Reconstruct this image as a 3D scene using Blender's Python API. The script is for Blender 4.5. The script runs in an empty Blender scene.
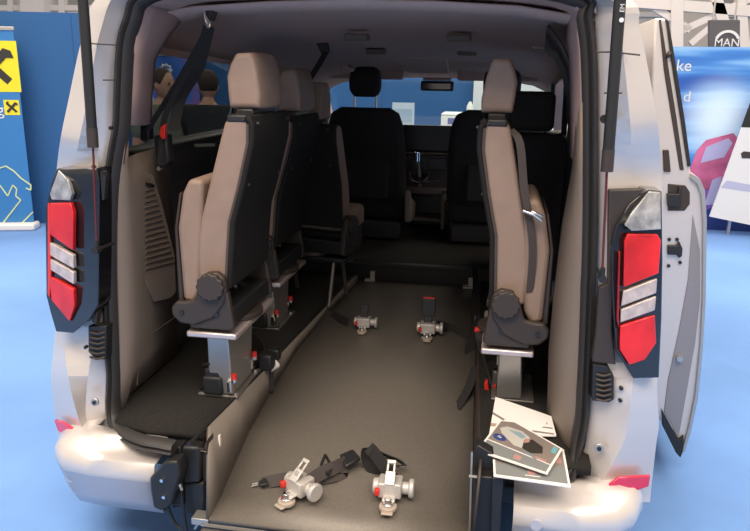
import bpy, bmesh, math, random
from mathutils import Vector, Matrix
R = math.radians
random.seed(4)
SC = bpy.context.scene
COL = SC.collection
# ------------------------------------------------------------ camera
CAM = Vector((.506, -2.07, 1.664)); FPX = 719.5
YAW, PITCH, ROLL = .1730, .26176, .01448
FW = Vector((-math.sin(YAW)*math.cos(PITCH), math.cos(YAW)*math.cos(PITCH), -math.sin(PITCH)))
R0 = Vector((math.cos(YAW), math.sin(YAW), 0)); U0 = R0.cross(FW)
RT = R0*math.cos(ROLL)+U0*math.sin(ROLL); UP = -R0*math.sin(ROLL)+U0*math.cos(ROLL)
cd = bpy.data.cameras.new('camera'); cam = bpy.data.objects.new('camera', cd); COL.objects.link(cam)
M4 = Matrix((RT, UP, -FW)).transposed().to_4x4(); M4.translation = CAM
cam.matrix_world = M4
cd.sensor_width = 36; cd.lens = FPX/750*36; cd.clip_start = .02
SC.camera = cam

def at(px, py, **k):
    """survey helper: point of the place seen in the photo at px,py lying on plane X=, Y= or Z="""
    d = FW+RT*((px-375)/FPX)-UP*((py-265.5)/FPX)
    (a, v), = k.items(); i = 'XYZ'.index(a)
    return CAM+d*((v-CAM[i])/d[i])

# ------------------------------------------------------------ materials
MATS = {}
def mat(name, col, rough=.5, metal=0, bump=0, scale=200, var=0, vscale=8, coat=0, emit=None, estr=1, spec=.5, sheen=0):
    if name in MATS: return MATS[name]
    m = bpy.data.materials.new(name); m.use_nodes = True; MATS[name] = m
    nt = m.node_tree; b = nt.nodes['Principled BSDF']
    b.inputs['Base Color'].default_value = (*col, 1); b.inputs['Roughness'].default_value = rough
    b.inputs['Metallic'].default_value = metal; b.inputs['Coat Weight'].default_value = coat
    b.inputs['Specular IOR Level'].default_value = spec
    if sheen: b.inputs['Sheen Weight'].default_value = sheen
    if emit: b.inputs['Emission Color'].default_value = (*emit, 1); b.inputs['Emission Strength'].default_value = estr
    if bump or var: tc = nt.nodes.new('ShaderNodeTexCoord')
    if bump:
        n = nt.nodes.new('ShaderNodeTexNoise'); n.inputs['Scale'].default_value = scale; n.inputs['Detail'].default_value = 3
        bp = nt.nodes.new('ShaderNodeBump'); bp.inputs['Strength'].default_value = bump; bp.inputs['Distance'].default_value = .002
        nt.links.new(tc.outputs['Object'], n.inputs['Vector']); nt.links.new(n.outputs['Fac'], bp.inputs['Height'])
        nt.links.new(bp.outputs['Normal'], b.inputs['Normal'])
    if var:
        n = nt.nodes.new('ShaderNodeTexNoise'); n.inputs['Scale'].default_value = vscale; n.inputs['Detail'].default_value = 4
        rp = nt.nodes.new('ShaderNodeValToRGB'); rp.color_ramp.elements[0].position = .35; rp.color_ramp.elements[1].position = .65
        rp.color_ramp.elements[0].color = (*[c*(1-var) for c in col], 1); rp.color_ramp.elements[1].color = (*[min(1, c*(1+var)) for c in col], 1)
        nt.links.new(tc.outputs['Object'], n.inputs['Vector']); nt.links.new(n.outputs['Fac'], rp.inputs['Fac'])
        nt.links.new(rp.outputs['Color'], b.inputs['Base Color'])
    return m
def glassmat(name, tint, gloss=.08):
    m = bpy.data.materials.new(name); m.use_nodes = True; MATS[name] = m
    nt = m.node_tree; nt.nodes.clear()
    o = nt.nodes.new('ShaderNodeOutputMaterial'); t = nt.nodes.new('ShaderNodeBsdfTransparent'); g = nt.nodes.new('ShaderNodeBsdfGlossy')
    x = nt.nodes.new('ShaderNodeMixShader'); t.inputs['Color'].default_value = (*tint, 1); g.inputs['Roughness'].default_value = .03
    x.inputs[0].default_value = gloss
    nt.links.new(t.outputs[0], x.inputs[1]); nt.links.new(g.outputs[0], x.inputs[2]); nt.links.new(x.outputs[0], o.inputs[0])
    return m
PAINT = mat('silver_paint', (.66, .61, .585), .34, .35, coat=.6)
PAINT_REFLECT = mat('silver_paint_lower', (.50, .49, .53), .40, .35, coat=.3)  # same silver paint, with the blue carpet's reflection put into its colour
SEAL = mat('black_rubber', (.030, .027, .026), .55, bump=.1)
BLACKP = mat('black_plastic', (.016, .016, .017), .42, bump=.15, scale=400)
BROWNP = mat('dark_grey_plastic', (.040, .029, .024), .5, bump=.2, scale=500)
GLOSSB = mat('gloss_black', (.010, .010, .012), .12, coat=.5)
TRIMU = mat('upper_trim_mauve', (.46, .31, .265), .75, bump=.25, scale=300)
TRIML = mat('lower_trim_taupe', (.225, .178, .145), .6, bump=.25, scale=400)
TRIMD = mat('vent_taupe', (.13, .10, .082), .6)
HEAD = mat('headliner_cloth', (.50, .34, .285), .9, bump=.2, scale=500)
VINYL = mat('seat_taupe', (.275, .190, .145), .6, bump=.35, scale=350, var=.05, vscale=14)
VINYLD = mat('seat_piping', (.075, .058, .05), .6)
CLOTH = mat('black_seat_cloth', (.034, .030, .031), .92, bump=.6, scale=500, spec=.2)
SHELL = mat('black_seat_shell', (.017, .015, .014), .75, bump=.8, scale=350, spec=.2)
CARPET = mat('black_carpet', (.030, .028, .026), .97, bump=1, scale=600, var=.4, vscale=300, spec=.1)
FLOORV = mat('ramp_floor_grey', (.172, .152, .130), .36, .15, bump=.35, scale=420, var=.10, vscale=150)
PANELG = mat('side_panel_grey', (.235, .20, .17), .5, bump=.1)
ALU = mat('brushed_aluminium', (.50, .48, .45), .38, .75)
ALUP = mat('polished_plate', (.62, .52, .50), .3, .6)
CHROME = mat('chrome', (.8, .8, .8), .12, 1)
CAST = mat('cast_silver', (.60, .565, .53), .42, .35)
BEIGE = mat('beige_foot', (.42, .35, .29), .5)
RED = mat('red_button', (.65, .03, .02), .4)
BELT = mat('belt_webbing', (.020, .018, .018), .8, bump=.5, scale=900)
BELTB = mat('belt_webbing_brown', (.060, .048, .044), .75, bump=.5, scale=900)
LRED = mat('lamp_red', (.62, .018, .020), .25, spec=.3, coat=.25, var=.25, vscale=6)
LWHT = mat('lamp_white', (.50, .42, .40), .2, coat=1, var=.2, vscale=30)
LCLR = mat('lamp_clear', (.42, .41, .40), .12, .2, coat=1, var=.35, vscale=25)
REFL = mat('reflector_red', (.60, .01, .06), .18, coat=1)
WHITE = mat('white_board', (.72, .71, .69), .6)
PAPER = mat('paper', (.80, .77, .74), .5)
PGREY = mat('print_grey', (.21, .22, .22), .45)
PBROWN = mat('print_brown', (.23, .19, .17), .45)
PINKP = mat('print_pink', (.45, .25, .22), .5)
PBLUE = mat('print_blue', (.03, .06, .22), .4)
WALLB = mat('blue_wall', (.018, .100, .27), .75)
FLB = mat('blue_carpet', (.15, .29, .60), .95, bump=.5, scale=250, var=.07, vscale=1.2, spec=.1)
YEL = mat('yellow_print', (.80, .68, .02), .6)
BANB = mat('banner_blue', (.035, .19, .46), .5)
BANL = mat('banner_line', (.62, .70, .35), .5)
INK = mat('dark_ink', (.03, .025, .02), .6)
CREAM = mat('cream_hall', (.60, .54, .46), .8, var=.04, vscale=.5)
BEAM = mat('beam_white', (.58, .54, .51), .6)
MANG = mat('sign_grey', (.085, .08, .085), .6)
SILT = mat('sign_silver', (.68, .68, .68), .35)
SKIN = mat('skin', (.42, .22, .15), .6); HAIR = mat('dark_hair', (.03, .018, .012), .8)
OLIVE = mat('olive_shirt', (.13, .14, .115), .9); BLKT = mat('black_shirt', (.012, .013, .016), .9); JEANS = mat('dark_jeans', (.02, .028, .05), .9)
GLS = glassmat('tinted_glass', (.42, .45, .46), .05); WGL = glassmat('windscreen_glass', (.80, .88, .90), .05)
RUST = mat('reddish_rod', (.15, .03, .03), .3, .4)

# ------------------------------------------------------------ helpers
def link(o, parent=None):
    COL.objects.link(o)
    if parent: o.parent = parent
    return o
SPLIT = {'fixing_hole', 'storage_bin', 'bolt', 'headrest_post', 'shell_fastener', 'release_button', 'cover_plug', 'latch_spring', 'foot_bolt', 'piping', 'latch_lever', 'belt_bolt', 'hinge_strip', 'console_button_row', 'opening', 'rear_strut', 'hanger', 'eye', 'shoe', 'panel_seam', 'buckle_housing', 'speaker_slot', 'hinge_housing', 'winding_knob_x'}
def build(name, bm, m, parent=None, bevel=0, seg=2, smooth=35, sub=0, recalc=True):
    if recalc: bmesh.ops.recalc_face_normals(bm, faces=bm.faces)
    if name in SPLIT:
        # every loose piece becomes a part of its own
        left = set(bm.verts); out = []
        while left:
            st = [left.pop()]; comp = set(st)
            while st:
                for e in st.pop().link_edges:
                    for w in e.verts:
                        if w in left: left.discard(w); comp.add(w); st.append(w)
            out.append(comp)
        if len(out) > 1:
            bm.verts.index_update(); o = None; first = None
            comps = sorted([sorted(v.index for v in c) for c in out])
            for c in comps:
                b2 = bm.copy(); b2.verts.ensure_lookup_table(); cs = set(c)
                bmesh.ops.delete(b2, geom=[v for v in b2.verts if v.index not in cs], context='VERTS')
                o = build(name, b2, m, parent, bevel, seg, smooth, sub, False)
                first = first or o
            bm.free(); return first
    me = bpy.data.meshes.new(name); bm.to_mesh(me); bm.free()
    for x in (m if isinstance(m, (list, tuple)) else [m]): me.materials.append(x)
    me.shade_smooth(); me.set_sharp_from_angle(angle=R(smooth))
    o = bpy.data.objects.new(name, me); link(o, parent)
    if bevel:
        b = o.modifiers.new('bevel', 'BEVEL'); b.width = bevel; b.segments = seg; b.limit_method = 'ANGLE'; b.angle_limit = R(40)
        b.harden_normals = False
    if sub:
        s = o.modifiers.new('sub', 'SUBSURF'); s.levels = sub; s.render_levels = sub
    return o
def tag(o, label=None, cat=None, group=None, kind=None):
    if label: o['label'] = label
    if cat: o['category'] = cat
    if group: o['group'] = group
    if kind: o['kind'] = kind
    return o
def empty(name, loc=(0, 0, 0), rz=0, **k):
    o = bpy.data.objects.new(name, None); link(o); o.location = loc; o.rotation_euler = (0, 0, rz); o.empty_display_size = .1
    return tag(o, **k)
def NB(): return bmesh.new()
def box(bm, x0, x1, y0, y1, z0, z1, mtx=None):
    vs = [bm.verts.new((x, y, z)) for x in (x0, x1) for y in (y0, y1) for z in (z0, z1)]
    for f in ((0, 1, 3, 2), (4, 6, 7, 5), (0, 4, 5, 1), (2, 3, 7, 6), (0, 2, 6, 4), (1, 5, 7, 3)): bm.faces.new([vs[i] for i in f])
    if mtx: bmesh.ops.transform(bm, matrix=mtx, verts=vs)
    return bm
def prism(bm, pts, off):
    """closed solid: polygon pts (3D) swept by vector off"""
    off = Vector(off); a = [bm.verts.new(p) for p in pts]; b = [bm.verts.new(Vector(p)+off) for p in pts]
    bm.faces.new(a); bm.faces.new(b[::-1]); n = len(a)
    for i in range(n): bm.faces.new((a[i], b[i], b[(i+1) % n], a[(i+1) % n]))
    return bm
def loft(bm, rings, closed=True, caps=True):
    vr = [[bm.verts.new(p) for p in r] for r in rings]; n = len(rings[0])
    for i in range(len(vr)-1):
        for j in range(n if closed else n-1):
            k = (j+1) % n; bm.faces.new((vr[i][j], vr[i][k], vr[i+1][k], vr[i+1][j]))
    if caps and closed: bm.faces.new(vr[0][::-1]); bm.faces.new(vr[-1])
    return bm
def frame(t):
    t = t.normalized(); a = Vector((0, 0, 1)) if abs(t.z) < .9 else Vector((1, 0, 0))
    u = t.cross(a).normalized(); return u, t.cross(u)
def tube(bm, pts, r, n=10, r2=None):
    pts = [Vector(p) for p in pts]; rings = []
    for i, p in enumerate(pts):
        t = (pts[min(i+1, len(pts)-1)]-pts[max(i-1, 0)]); u, v = frame(t)
        rr = r if r2 is None else r+(r2-r)*i/(len(pts)-1)
        rings.append([p+u*rr*math.cos(2*math.pi*k/n)+v*rr*math.sin(2*math.pi*k/n) for k in range(n)])
    return loft(bm, rings)
def smoothpath(pts, n=6):
    pts = [Vector(p) for p in pts]; out = []
    for i in range(len(pts)-1):
        p0 = pts[max(i-1, 0)]; p1 = pts[i]; p2 = pts[i+1]; p3 = pts[min(i+2, len(pts)-1)]
        for k in range(n):
            t = k/n; out.append(.5*((2*p1)+(p2-p0)*t+(2*p0-5*p1+4*p2-p3)*t*t+(3*p1-p0-3*p2+p3)*t**3))
    return out+[pts[-1]]
def ribbon(bm, pts, wd, w, th=.003, n=6):
    """webbing: path pts, width direction(s) wd, width w"""
    P = smoothpath(pts, n); wds = wd if isinstance(wd, list) else [wd]*len(pts)
    W = smoothpath(wds, n); rings = []
    for i, p in enumerate(P):
        t = (P[min(i+1, len(P)-1)]-P[max(i-1, 0)]).normalized(); ww = (W[i]-t*W[i].dot(t)).normalized(); nn = t.cross(ww)*th/2
        rings.append([p-ww*w/2-nn, p+ww*w/2-nn, p+ww*w/2+nn, p-ww*w/2+nn])
    return loft(bm, rings)
def disc(bm, c, ax, r, h, n=24, r2=None):
    c = Vector(c); ax = Vector(ax).normalized(); return tube(bm, [c-ax*h/2, c+ax*h/2], r, n, r2)
def gear(c, u, v, r, dr, teeth, n=5):
    out = []
    for k in range(teeth*n):
        a = 2*math.pi*k/(teeth*n); rr = r+dr*math.cos(teeth*a); out.append(Vector(c)+Vector(u)*rr*math.cos(a)+Vector(v)*rr*math.sin(a))
    return out
def grid(bm, rows, th=None):
    return loft(bm, rows, closed=False, caps=False)
def text(name, s, size, m, parent, loc, rot, ext=.001, align='CENTER'):
    c = bpy.data.curves.new(name, 'FONT'); c.body = s; c.size = size; c.extrude = ext; c.align_x = align; c.align_y = 'CENTER'
    t = bpy.data.objects.new(name+'_tmp', c); COL.objects.link(t); bpy.context.view_layer.update()
    me = bpy.data.meshes.new_from_object(t.evaluated_get(bpy.context.evaluated_depsgraph_get())); bpy.data.objects.remove(t)
    me.materials.clear(); me.materials.append(m)
    o = bpy.data.objects.new(name, me); link(o, parent); o.location = loc
    if isinstance(rot, Matrix): o.rotation_euler = rot.to_euler()
    else: o.rotation_euler = rot
    return o

# ------------------------------------------------------------ hall: setting
bm = NB(); box(bm, -16, 16, -10, 16, -.1, 0); tag(build('floor', bm, FLB), kind='structure')
bm = NB(); box(bm, -18, 18, 15, 15.2, 0, 8); tag(build('wall_back', bm, CREAM), kind='structure')
def frieze():
    # windows high in the far wall
    for i in range(8):
        x = -17+i*3.1
        f = NB()
        for a, b_, c, d in ((x, x+2.3, 2.9, 3.0), (x, x+2.3, 4.2, 4.3), (x, x+.08, 2.9, 4.3), (x+2.22, x+2.3, 2.9, 4.3), (x+1.1, x+1.18, 2.9, 4.3)):
            box(f, a, b_, 14.9, 15.02, c, d)
        o = tag(build('window_%d' % (i+1), f, BEAM), kind='structure')
        g = NB(); box(g, x+.05, x+2.25, 14.94, 14.96, 2.95, 4.25); build('pane', g, mat('hall_pane', (.30, .29, .27), .3), o)
frieze()
def bar(bm, p, q, w):
    p = Vector(p); q = Vector(q); u, v = frame(q-p); u *= w/2; v *= w/2
    return loft(bm, [[p-u-v, p+u-v, p+u+v, p-u+v], [q-u-v, q+u-v, q+u+v, q-u+v]])
# roof truss seen above the right banner wall
bm = NB(); Y = 10.5
pp = lambda x, y: at(x, y, Y=Y)
for a, b_, w in (((630, 2), (760, 12), .16), ((640, 50), (760, -6), .10), ((676, 60), (676, -10), .18), ((728, 40), (712, -12), .16), ((690, 44), (718, 20), .09), ((635, -4), (690, 30), .10), ((745, 60), (738, -20), .14)):
    bar(bm, pp(*a), pp(*b_), w)
bar(bm, (1.5, Y, 0), (1.5, Y, 3.4), .18); bar(bm, (7.5, Y, 0), (7.5, Y, 3.4), .18); bar(bm, (1.4, Y, 3.4), (7.6, Y, 3.4), .2)
tag(build('hall_truss', bm, BEAM), label='white steel truss of slanting beams above the blue picture wall on the right', cat='truss')
bm = NB(); Y = 11.5
for a, b_, w in (((0, 8), (120, 8), .10), ((40, 20), (40, -20), .50), ((63, 20), (63, -20), .12), ((12, 20), (12, -20), .12), ((84, 20), (84, -20), .1)):
    bar(bm, at(*a, Y=Y), at(*b_, Y=Y), w)
p = at(40, 8, Y=Y); bar(bm, (p.x, Y, 0), (p.x, Y, 2.6), .4)
tag(build('hall_framework', bm, BEAM), label='cream post and beam framework above the blue partition at far left', cat='framework')

# blue partition behind the van, from far left to the middle of the windscreen
def wallpt(s): return Vector((-7.2+s*7.45, 4.2+s*2.15, 0))
wd = (wallpt(1)-wallpt(0)).normalized(); wn = Vector((wd.y, -wd.x, 0))
a, b_ = wallpt(0), wallpt(1)
bm = NB(); prism(bm, [a, b_, b_-wn*.06, a-wn*.06], (0, 0, 2.22)); PART = tag(build('partition_wall', bm, WALLB), label='dark blue exhibition partition behind the left side of the van', cat='partition')
for s in (.155, .29, .43, .57, .71, .85):
    p = wallpt(s)+wn*.001; j = NB(); prism(j, [p, p+wd*.006, p+wd*.006+wn*.002, p+wn*.002], (0, 0, 2.2)); build('panel_joint', j, mat('joint_blue', (.012, .07, .2), .7), PART)
bm = NB(); box(bm, .14, 1.75, 6.20, 6.26, 0, 2.2); tag(build('partition_wall', bm, WHITE), label='pale cream partition seen through the right part of the windscreen', cat='partition')
# things seen above the bonnet
t = empty('reception_counter', (-.09, 5.60, 0), label='white counter with openings seen through the windscreen above the dash', cat='counter')
bm = NB(); box(bm, -.05, .42, -.2, .2, 0, 1.25); box(bm, -.05, .16, -.2, .2, 1.25, 1.275); build('counter_body', bm, WHITE, t, .01)
bm = NB(); box(bm, .02, .12, -.206, -.19, 1.17, 1.23); box(bm, .2, .3, -.206, -.19, 1.17, 1.23); build('opening', bm, mat('slot_blue', (.08, .1, .3), .6), t)
bm = NB(); tube(bm, [(.14, 5.6, 1.252), (.14, 5.6, 1.34)], .035, 16); tube(bm, [(.14, 5.6, 1.34), (.14, 5.6, 1.39)], .034, 16, .012)
tag(build('dispenser', bm, WHITE), label='small white rounded dispenser on the counter behind the windscreen', cat='dispenser')
t = empty('info_stand', (-.50, 5.2, 0), label='pale framed info board standing beyond the windscreen above the driver side dash', cat='board')
bm = NB(); box(bm, -.11, .11, -.01, .01, 1.05, 1.38); build('board', bm, mat('pale_blue_board', (.45, .52, .60), .4), t)
bm = NB(); box(bm, -.09, .09, -.014, -.008, 1.19, 1.32); build('notice', bm, mat('pale_pane', (.30, .38, .50), .3), t)
bm = NB(); tube(bm, [(0, 0, 0), (0, 0, 1.05)], .02); disc(bm, (0, 0, .012), (0, 0, 1), .16, .024); build('post', bm, ALU, t)

# roll-up banner left
BANY = 4.72
def rollup(name, pBL, pBR, h, bmat, label):
    a = Vector(pBL); b_ = Vector(pBR); d = (b_-a).normalized(); n = Vector((d.y, -d.x, 0)); w = (b_-a).length
    t = empty(name, a, math.atan2(d.y, d.x), label=label, cat='banner')
    bm = NB(); box(bm, 0, w, -.002, .002, .07, h); build('printed_sheet', bm, bmat, t)
    bm = NB(); box(bm, -.01, w+.01, -.015, .015, h, h+.035); build('top_rail', bm, ALU, t, .004)
    bm = NB(); box(bm, -.02, w+.03, -.11, .09, 0, .075); build('base', bm, WHITE, t, .02)
    return t, w
q = at(35, 229, Z=0); W_ = 1.0
t, w = rollup('roll_up_banner', q-Vector((wd.x, wd.y, 0))*W_, q, 2.02, BANB, 'light blue roll-up banner with yellow emblem square at the left edge of the photo')
lo = t.matrix_basis.inverted()
def bl(px, py):  # photo point -> banner local plane
    d = at(px, py, Y=q.y)-CAM; n = Vector((wd.y, -wd.x, 0)); k = (q-CAM).dot(n)/d.dot(n); p = lo @ (CAM+d*k); return p
def flat(name, pts, m, parent, y=-.003, th=.002):
    bm = NB(); prism(bm, [(p[0], y, p[2]) for p in pts], (0, -th, 0)); return build(name, bm, m, parent)
A = bl(16, 41); B = bl(17, 92); s = A.z-B.z
sq = [(A.x-s, 0, B.z), (A.x, 0, B.z), (A.x, 0, A.z), (A.x-s, 0, A.z)]
em = flat('emblem_square', sq, YEL, t)
c = Vector((A.x-s/2, 0, (A.z+B.z)/2))
def cross_emblem(c, s, par):
    bm = NB()
    for sg in (-1, 1):
        u = Vector((sg*.707, 0, .707)); v = Vector((-u.z, 0, u.x))
        L = s*.42; wv = s*.075
        prism(bm, [c+Vector((0, -.006, 0))+u*x*L+v*y*wv for x, y in ((-1, -1), (.75, -1), (1, -2.4), (1.15, -.6), (1, 1.2), (-1, 1))], (0, -.002*(2+sg), 0))
    return build('crossed_mark', bm, INK, par)
cross_emblem(c, s, em)
C2 = bl(12, 107.5); s2 = .075*2
c2 = Vector((C2.x, 0, C2.z)); em2 = flat('small_emblem', [(c2.x-s2/2, 0, c2.z-s2/2), (c2.x+s2/2, 0, c2.z-s2/2), (c2.x+s2/2, 0, c2.z+s2/2), (c2.x-s2/2, 0, c2.z+s2/2)], YEL, t)
cross_emblem(c2, s2, em2)
T = bl(4, 110); text('lettering', 'g', .16, WHITE, t, (T.x, -.006, T.z), (R(90), 0, 0), align='RIGHT')
bm = NB()
for L in ([(0, 168), (6, 166), (14, 171), (21, 178), (31, 185), (31, 190), (26, 188)], [(0, 185), (8, 196), (13, 185), (17, 189), (16, 196), (21, 200), (0, 227)], [(17, 228), (33, 212)]):
    P = [bl(*x) for x in L]
    for a, b_ in zip(P, P[1:]): bar(bm, (a.x, -.004, a.z), (b_.x, -.004, b_.z), .012)
build('outline_drawing', bm, BANL, t)

# banner seen through the left rear window
gm = bpy.data.materials.new('banner_glow_print'); gm.use_nodes = True
nt = gm.node_tree; n_ = nt.nodes.new('ShaderNodeTexNoise'); n_.inputs['Scale'].default_value = 2.2; n_.inputs['Detail'].default_value = 1
tc = nt.nodes.new('ShaderNodeTexCoord'); rp = nt.nodes.new('ShaderNodeValToRGB')
for i, (p, c) in enumerate(((.3, (.01, .03, .2)), (.5, (.03, .15, .5)), (.6, (.35, .10, .30)), (.7, (.05, .35, .6)))):
    e = rp.color_ramp.elements[i] if i < 2 else rp.color_ramp.elements.new(p); e.position = p; e.color = (*c, 1)
nt.links.new(tc.outputs['Object'], n_.inputs['Vector']); nt.links.new(n_.outputs['Fac'], rp.inputs['Fac']); nt.links.new(rp.outputs['Color'], nt.nodes['Principled BSDF'].inputs['Base Color'])
q2 = at(198, 58, Y=5.25); q2.z = 0
t, w = rollup('roll_up_banner', q2-wd*.62, q2, 1.80, gm, 'dark blue roll-up banner with white gear emblem behind the two people')
lo = t.matrix_basis.inverted()
def bl2(px, py):
    d = at(px, py, Y=3)-CAM; n = wn; k = (q2-CAM).dot(n)/d.dot(n); return lo @ (CAM+d*k)
T = bl2(166, 70)
g = NB(); ring = gear((T.x, -.004, T.z), (1, 0, 0), (0, 0, 1), .062, .010, 9)
inn = [Vector((T.x, -.004, T.z))+(p-Vector((T.x, -.004, T.z)))*.72 for p in ring]
loft(g, [[p for p in ring], inn, [p-Vector((0, .003, 0)) for p in inn], [p-Vector((0, .003, 0)) for p in ring], ring], caps=False)
box(g, T.x-.05, T.x+.05, -.007, -.004, T.z-.012, T.z+.012)
build('gear_emblem', g, WHITE, t)
T = bl2(152, 100); text('lettering', 'nde', .085, WHITE, t, (T.x, -.005, T.z), (R(90), 0, 0))

# ------------------------------------------------------------ picture wall right
YW = 6.45
a = at(640, 44, Y=YW); b_ = at(760, 49.5, Y=YW)
pm = bpy.data.materials.new('sky_print'); pm.use_nodes = True; nt = pm.node_tree; bs = nt.nodes['Principled BSDF']; bs.inputs['Roughness'].default_value = .4
tc = nt.nodes.new('ShaderNodeTexCoord'); mp = nt.nodes.new('ShaderNodeMapping'); mp.inputs['Rotation'].default_value = (0, R(8), 0); mp.inputs['Scale'].default_value = (.5, 1, 4.5)
no = nt.nodes.new('ShaderNodeTexNoise'); no.inputs['Scale'].default_value = 1.3; no.inputs['Detail'].default_value = 2
rp = nt.nodes.new('ShaderNodeValToRGB')
for i, (p, c) in enumerate(((.30, (.02, .10, .42)), (.48, (.05, .22, .62)), (.58, (.18, .42, .78)), (.80, (.45, .66, .90)))):
    e = rp.color_ramp.elements[i] if i < 2 else rp.color_ramp.elements.new(p); e.position = p; e.color = (*c, 1)
nt.links.new(tc.outputs['Object'], mp.inputs['Vector']); nt.links.new(mp.outputs[0], no.inputs['Vector']); nt.links.new(no.outputs['Fac'], rp.inputs['Fac'])
# printed star burst
sp = nt.nodes.new('ShaderNodeVectorMath'); sp.operation = 'DISTANCE'
st = at(718, 118, Y=YW); sp.inputs[1].default_value = (st.x-a.x, 0, st.z)
mr = nt.nodes.new('ShaderNodeMapRange'); mr.inputs['From Min'].default_value = .05; mr.inputs['From Max'].default_value = .55; mr.inputs['To Min'].default_value = .85; mr.inputs['To Max'].default_value = 0
mr.interpolation_type = 'SMOOTHSTEP'
mx = nt.nodes.new('ShaderNodeMix'); mx.data_type = 'RGBA'; mx.inputs[7].default_value = (.75, .92, 1, 1)
nt.links.new(tc.outputs['Object'], sp.inputs[0]); nt.links.new(sp.outputs['Value'], mr.inputs['Value']); nt.links.new(mr.outputs[0], mx.inputs[0]); nt.links.new(rp.outputs['Color'], mx.inputs[6])
nt.links.new(mx.outputs[2], bs.inputs['Base Color'])
t = empty('picture_wall', (a.x, YW, 0), label='large blue and pink printed picture wall right of the open sliding door', cat='picture wall')
H_ = (a.z+b_.z)/2
bm = NB(); box(bm, 0, 2.6, 0, .06, 0, H_); build('printed_panel', bm, pm, t)
def onw(px, py, dy=0): p = at(px, py, Y=YW); return Vector((p.x-a.x, dy, p.z))
def wflat(name, pts, m, y=-.002, th=.003): bm = NB(); prism(bm, [onw(*p, y) for p in pts], (0, -th, 0)); return build(name, bm, m, t)
PK = mat('print_magenta', (.52, .12, .26), .4, var=.3, vscale=3); PV = mat('print_violet', (.22, .10, .42), .4); PL = mat('print_lilac', (.42, .42, .66), .4); PD = mat('print_navy', (.015, .04, .2), .4)
wflat('printed_band', [(680, 205), (780, 200), (780, 235), (680, 232)], PD)
wflat('printed_car', [(690, 168), (697, 150), (706, 140), (733, 133), (741, 142), (734, 175), (722, 188), (700, 190), (688, 190)], PK, -.006)
wflat('printed_car_window', [(700, 163), (706, 147), (728, 138), (732, 143), (724, 157)], PL, -.010)
wflat('printed_ground', [(688, 190), (722, 188), (716, 205), (700, 213), (690, 212)], PV, -.006)
wflat('printed_car_lower', [(704, 205), (712, 180), (721, 176), (720, 204)], PL, -.010)
for nm, s_, px, py, sz in (('lettering', 'ke', 684, 66, .17), ('lettering', 'd', 687, 97, .16)):
    text(nm, s_, sz, WHITE, t, onw(px, py, -.004), (R(90), 0, 0))
# white board with a door picture
tb = empty('white_display_board', (0, YW-.30, 0), label='slanted white display board with dark window print at the right edge', cat='display board')
ob = lambda px, py, dy=0: (lambda p: Vector((p.x, dy, p.z)))(at(px, py, Y=YW-.30))
def bflat(name, pts, m, y, th): bm = NB(); prism(bm, [ob(*p, y) for p in pts], (0, -th, 0)); return build(name, bm, m, tb)
bflat('board', [(709, 216), (752, 98), (800, 30), (800, 235), (752, 225)], WHITE, 0, .03)
bflat('window_print', [(740, 127), (750, 100), (775, 90), (775, 128)], GLOSSB, -.031, .002)
bflat('handle_print', [(740, 153), (743, 151), (770, 154), (770, 158), (741, 158)], BROWNP, -.031, .003)
bflat('stripe_print', [(720, 187), (726, 180), (780, 190), (780, 196)], mat('stripe_lilac', (.45, .45, .60), .5), -.031, .002)
bm = NB()
p = ob(730, 200); q = ob(790, 150)
for xx in (p.x+.05, q.x): bar(bm, (xx, .09, 0), (xx, .02, p.z+.3), .03)
build('rear_strut', bm, ALU, tb)
# MAN sign
YS = 9
def sg(px, py, dy=0): p = at(px, py, Y=YS); return Vector((p.x, dy, p.z))
tm = empty('hall_sign', (0, YS, 0), label='square grey sign reading MAN hanging under the roof beams', cat='sign')
bm = NB(); prism(bm, [sg(710, 49), (sg(740, 49)), sg(740, 20), sg(710, 20)], (0, .12, 0)); build('sign_board', bm, MANG, tm)
bm = NB(); c = sg(726.5, 43, -.01); rr = .17
for k in range(2, 14):
    a0 = math.pi*k/16; a1 = math.pi*(k+1)/16
    prism(bm, [c+Vector((math.cos(x)*r_, 0, math.sin(x)*r_)) for x, r_ in ((a0, rr), (a1, rr), (a1, rr-.035), (a0, rr-.035))], (0, -.01, 0))
build('arc_emblem', bm, SILT, tm)
text('lettering', 'MAN', .15, SILT, tm, sg(726.5, 43, -.02), (R(90), 0, 0), ext=.004)
bm = NB(); x_ = sg(714, 20); y_ = sg(736, 20); bar(bm, (x_.x, .06, x_.z-.01), (x_.x, .06, 3.4), .02); bar(bm, (y_.x, .06, y_.z-.01), (y_.x, .06, 3.4), .02); build('hanger', bm, ALU, tm)

# ------------------------------------------------------------ van
VAN = empty('van', (0, 0, 0), label='silver van with raised tailgate, wheelchair floor and open side door', cat='van')
# ring tables: photo row -> columns (seal edge, inner crease, outer crease, silhouette)
LROW = [(452, 116, 99, 88, 56), (437, 114, 97, 87, 58), (417, 106, 86, 78, 55), (376, 107, 88, 68, 51), (330, 105, 95, 64, 55), (250, 103, 96, 66, 54), (205, 105, 96, 68, 54), (166, 110, 98, 74, 57),
        (136, 113, 99, 80, 61), (102, 114, 103, 87, 68), (50, 119, 110, 96, 79), (22, 126, 116, 103, 87), (0, 134, 124, 111, 95)]
RROW = [(503, 572, 585, 598, 650), (491, 572, 585, 598, 651), (446, 585, 598, 622, 656), (423, 588, 602, 628, 659), (390, 591, 604, 632, 657), (330, 596, 606, 636, 660), (250, 598, 607, 634, 662), (205, 598, 607, 634, 662),
        (166, 598, 608, 632, 661), (119, 597, 608, 630, 657), (52, 596, 606, 623, 645), (25, 595, 604, 619, 639), (0, 590, 599, 613, 632)]
YC = (.09, .060, .02, .13)
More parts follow.
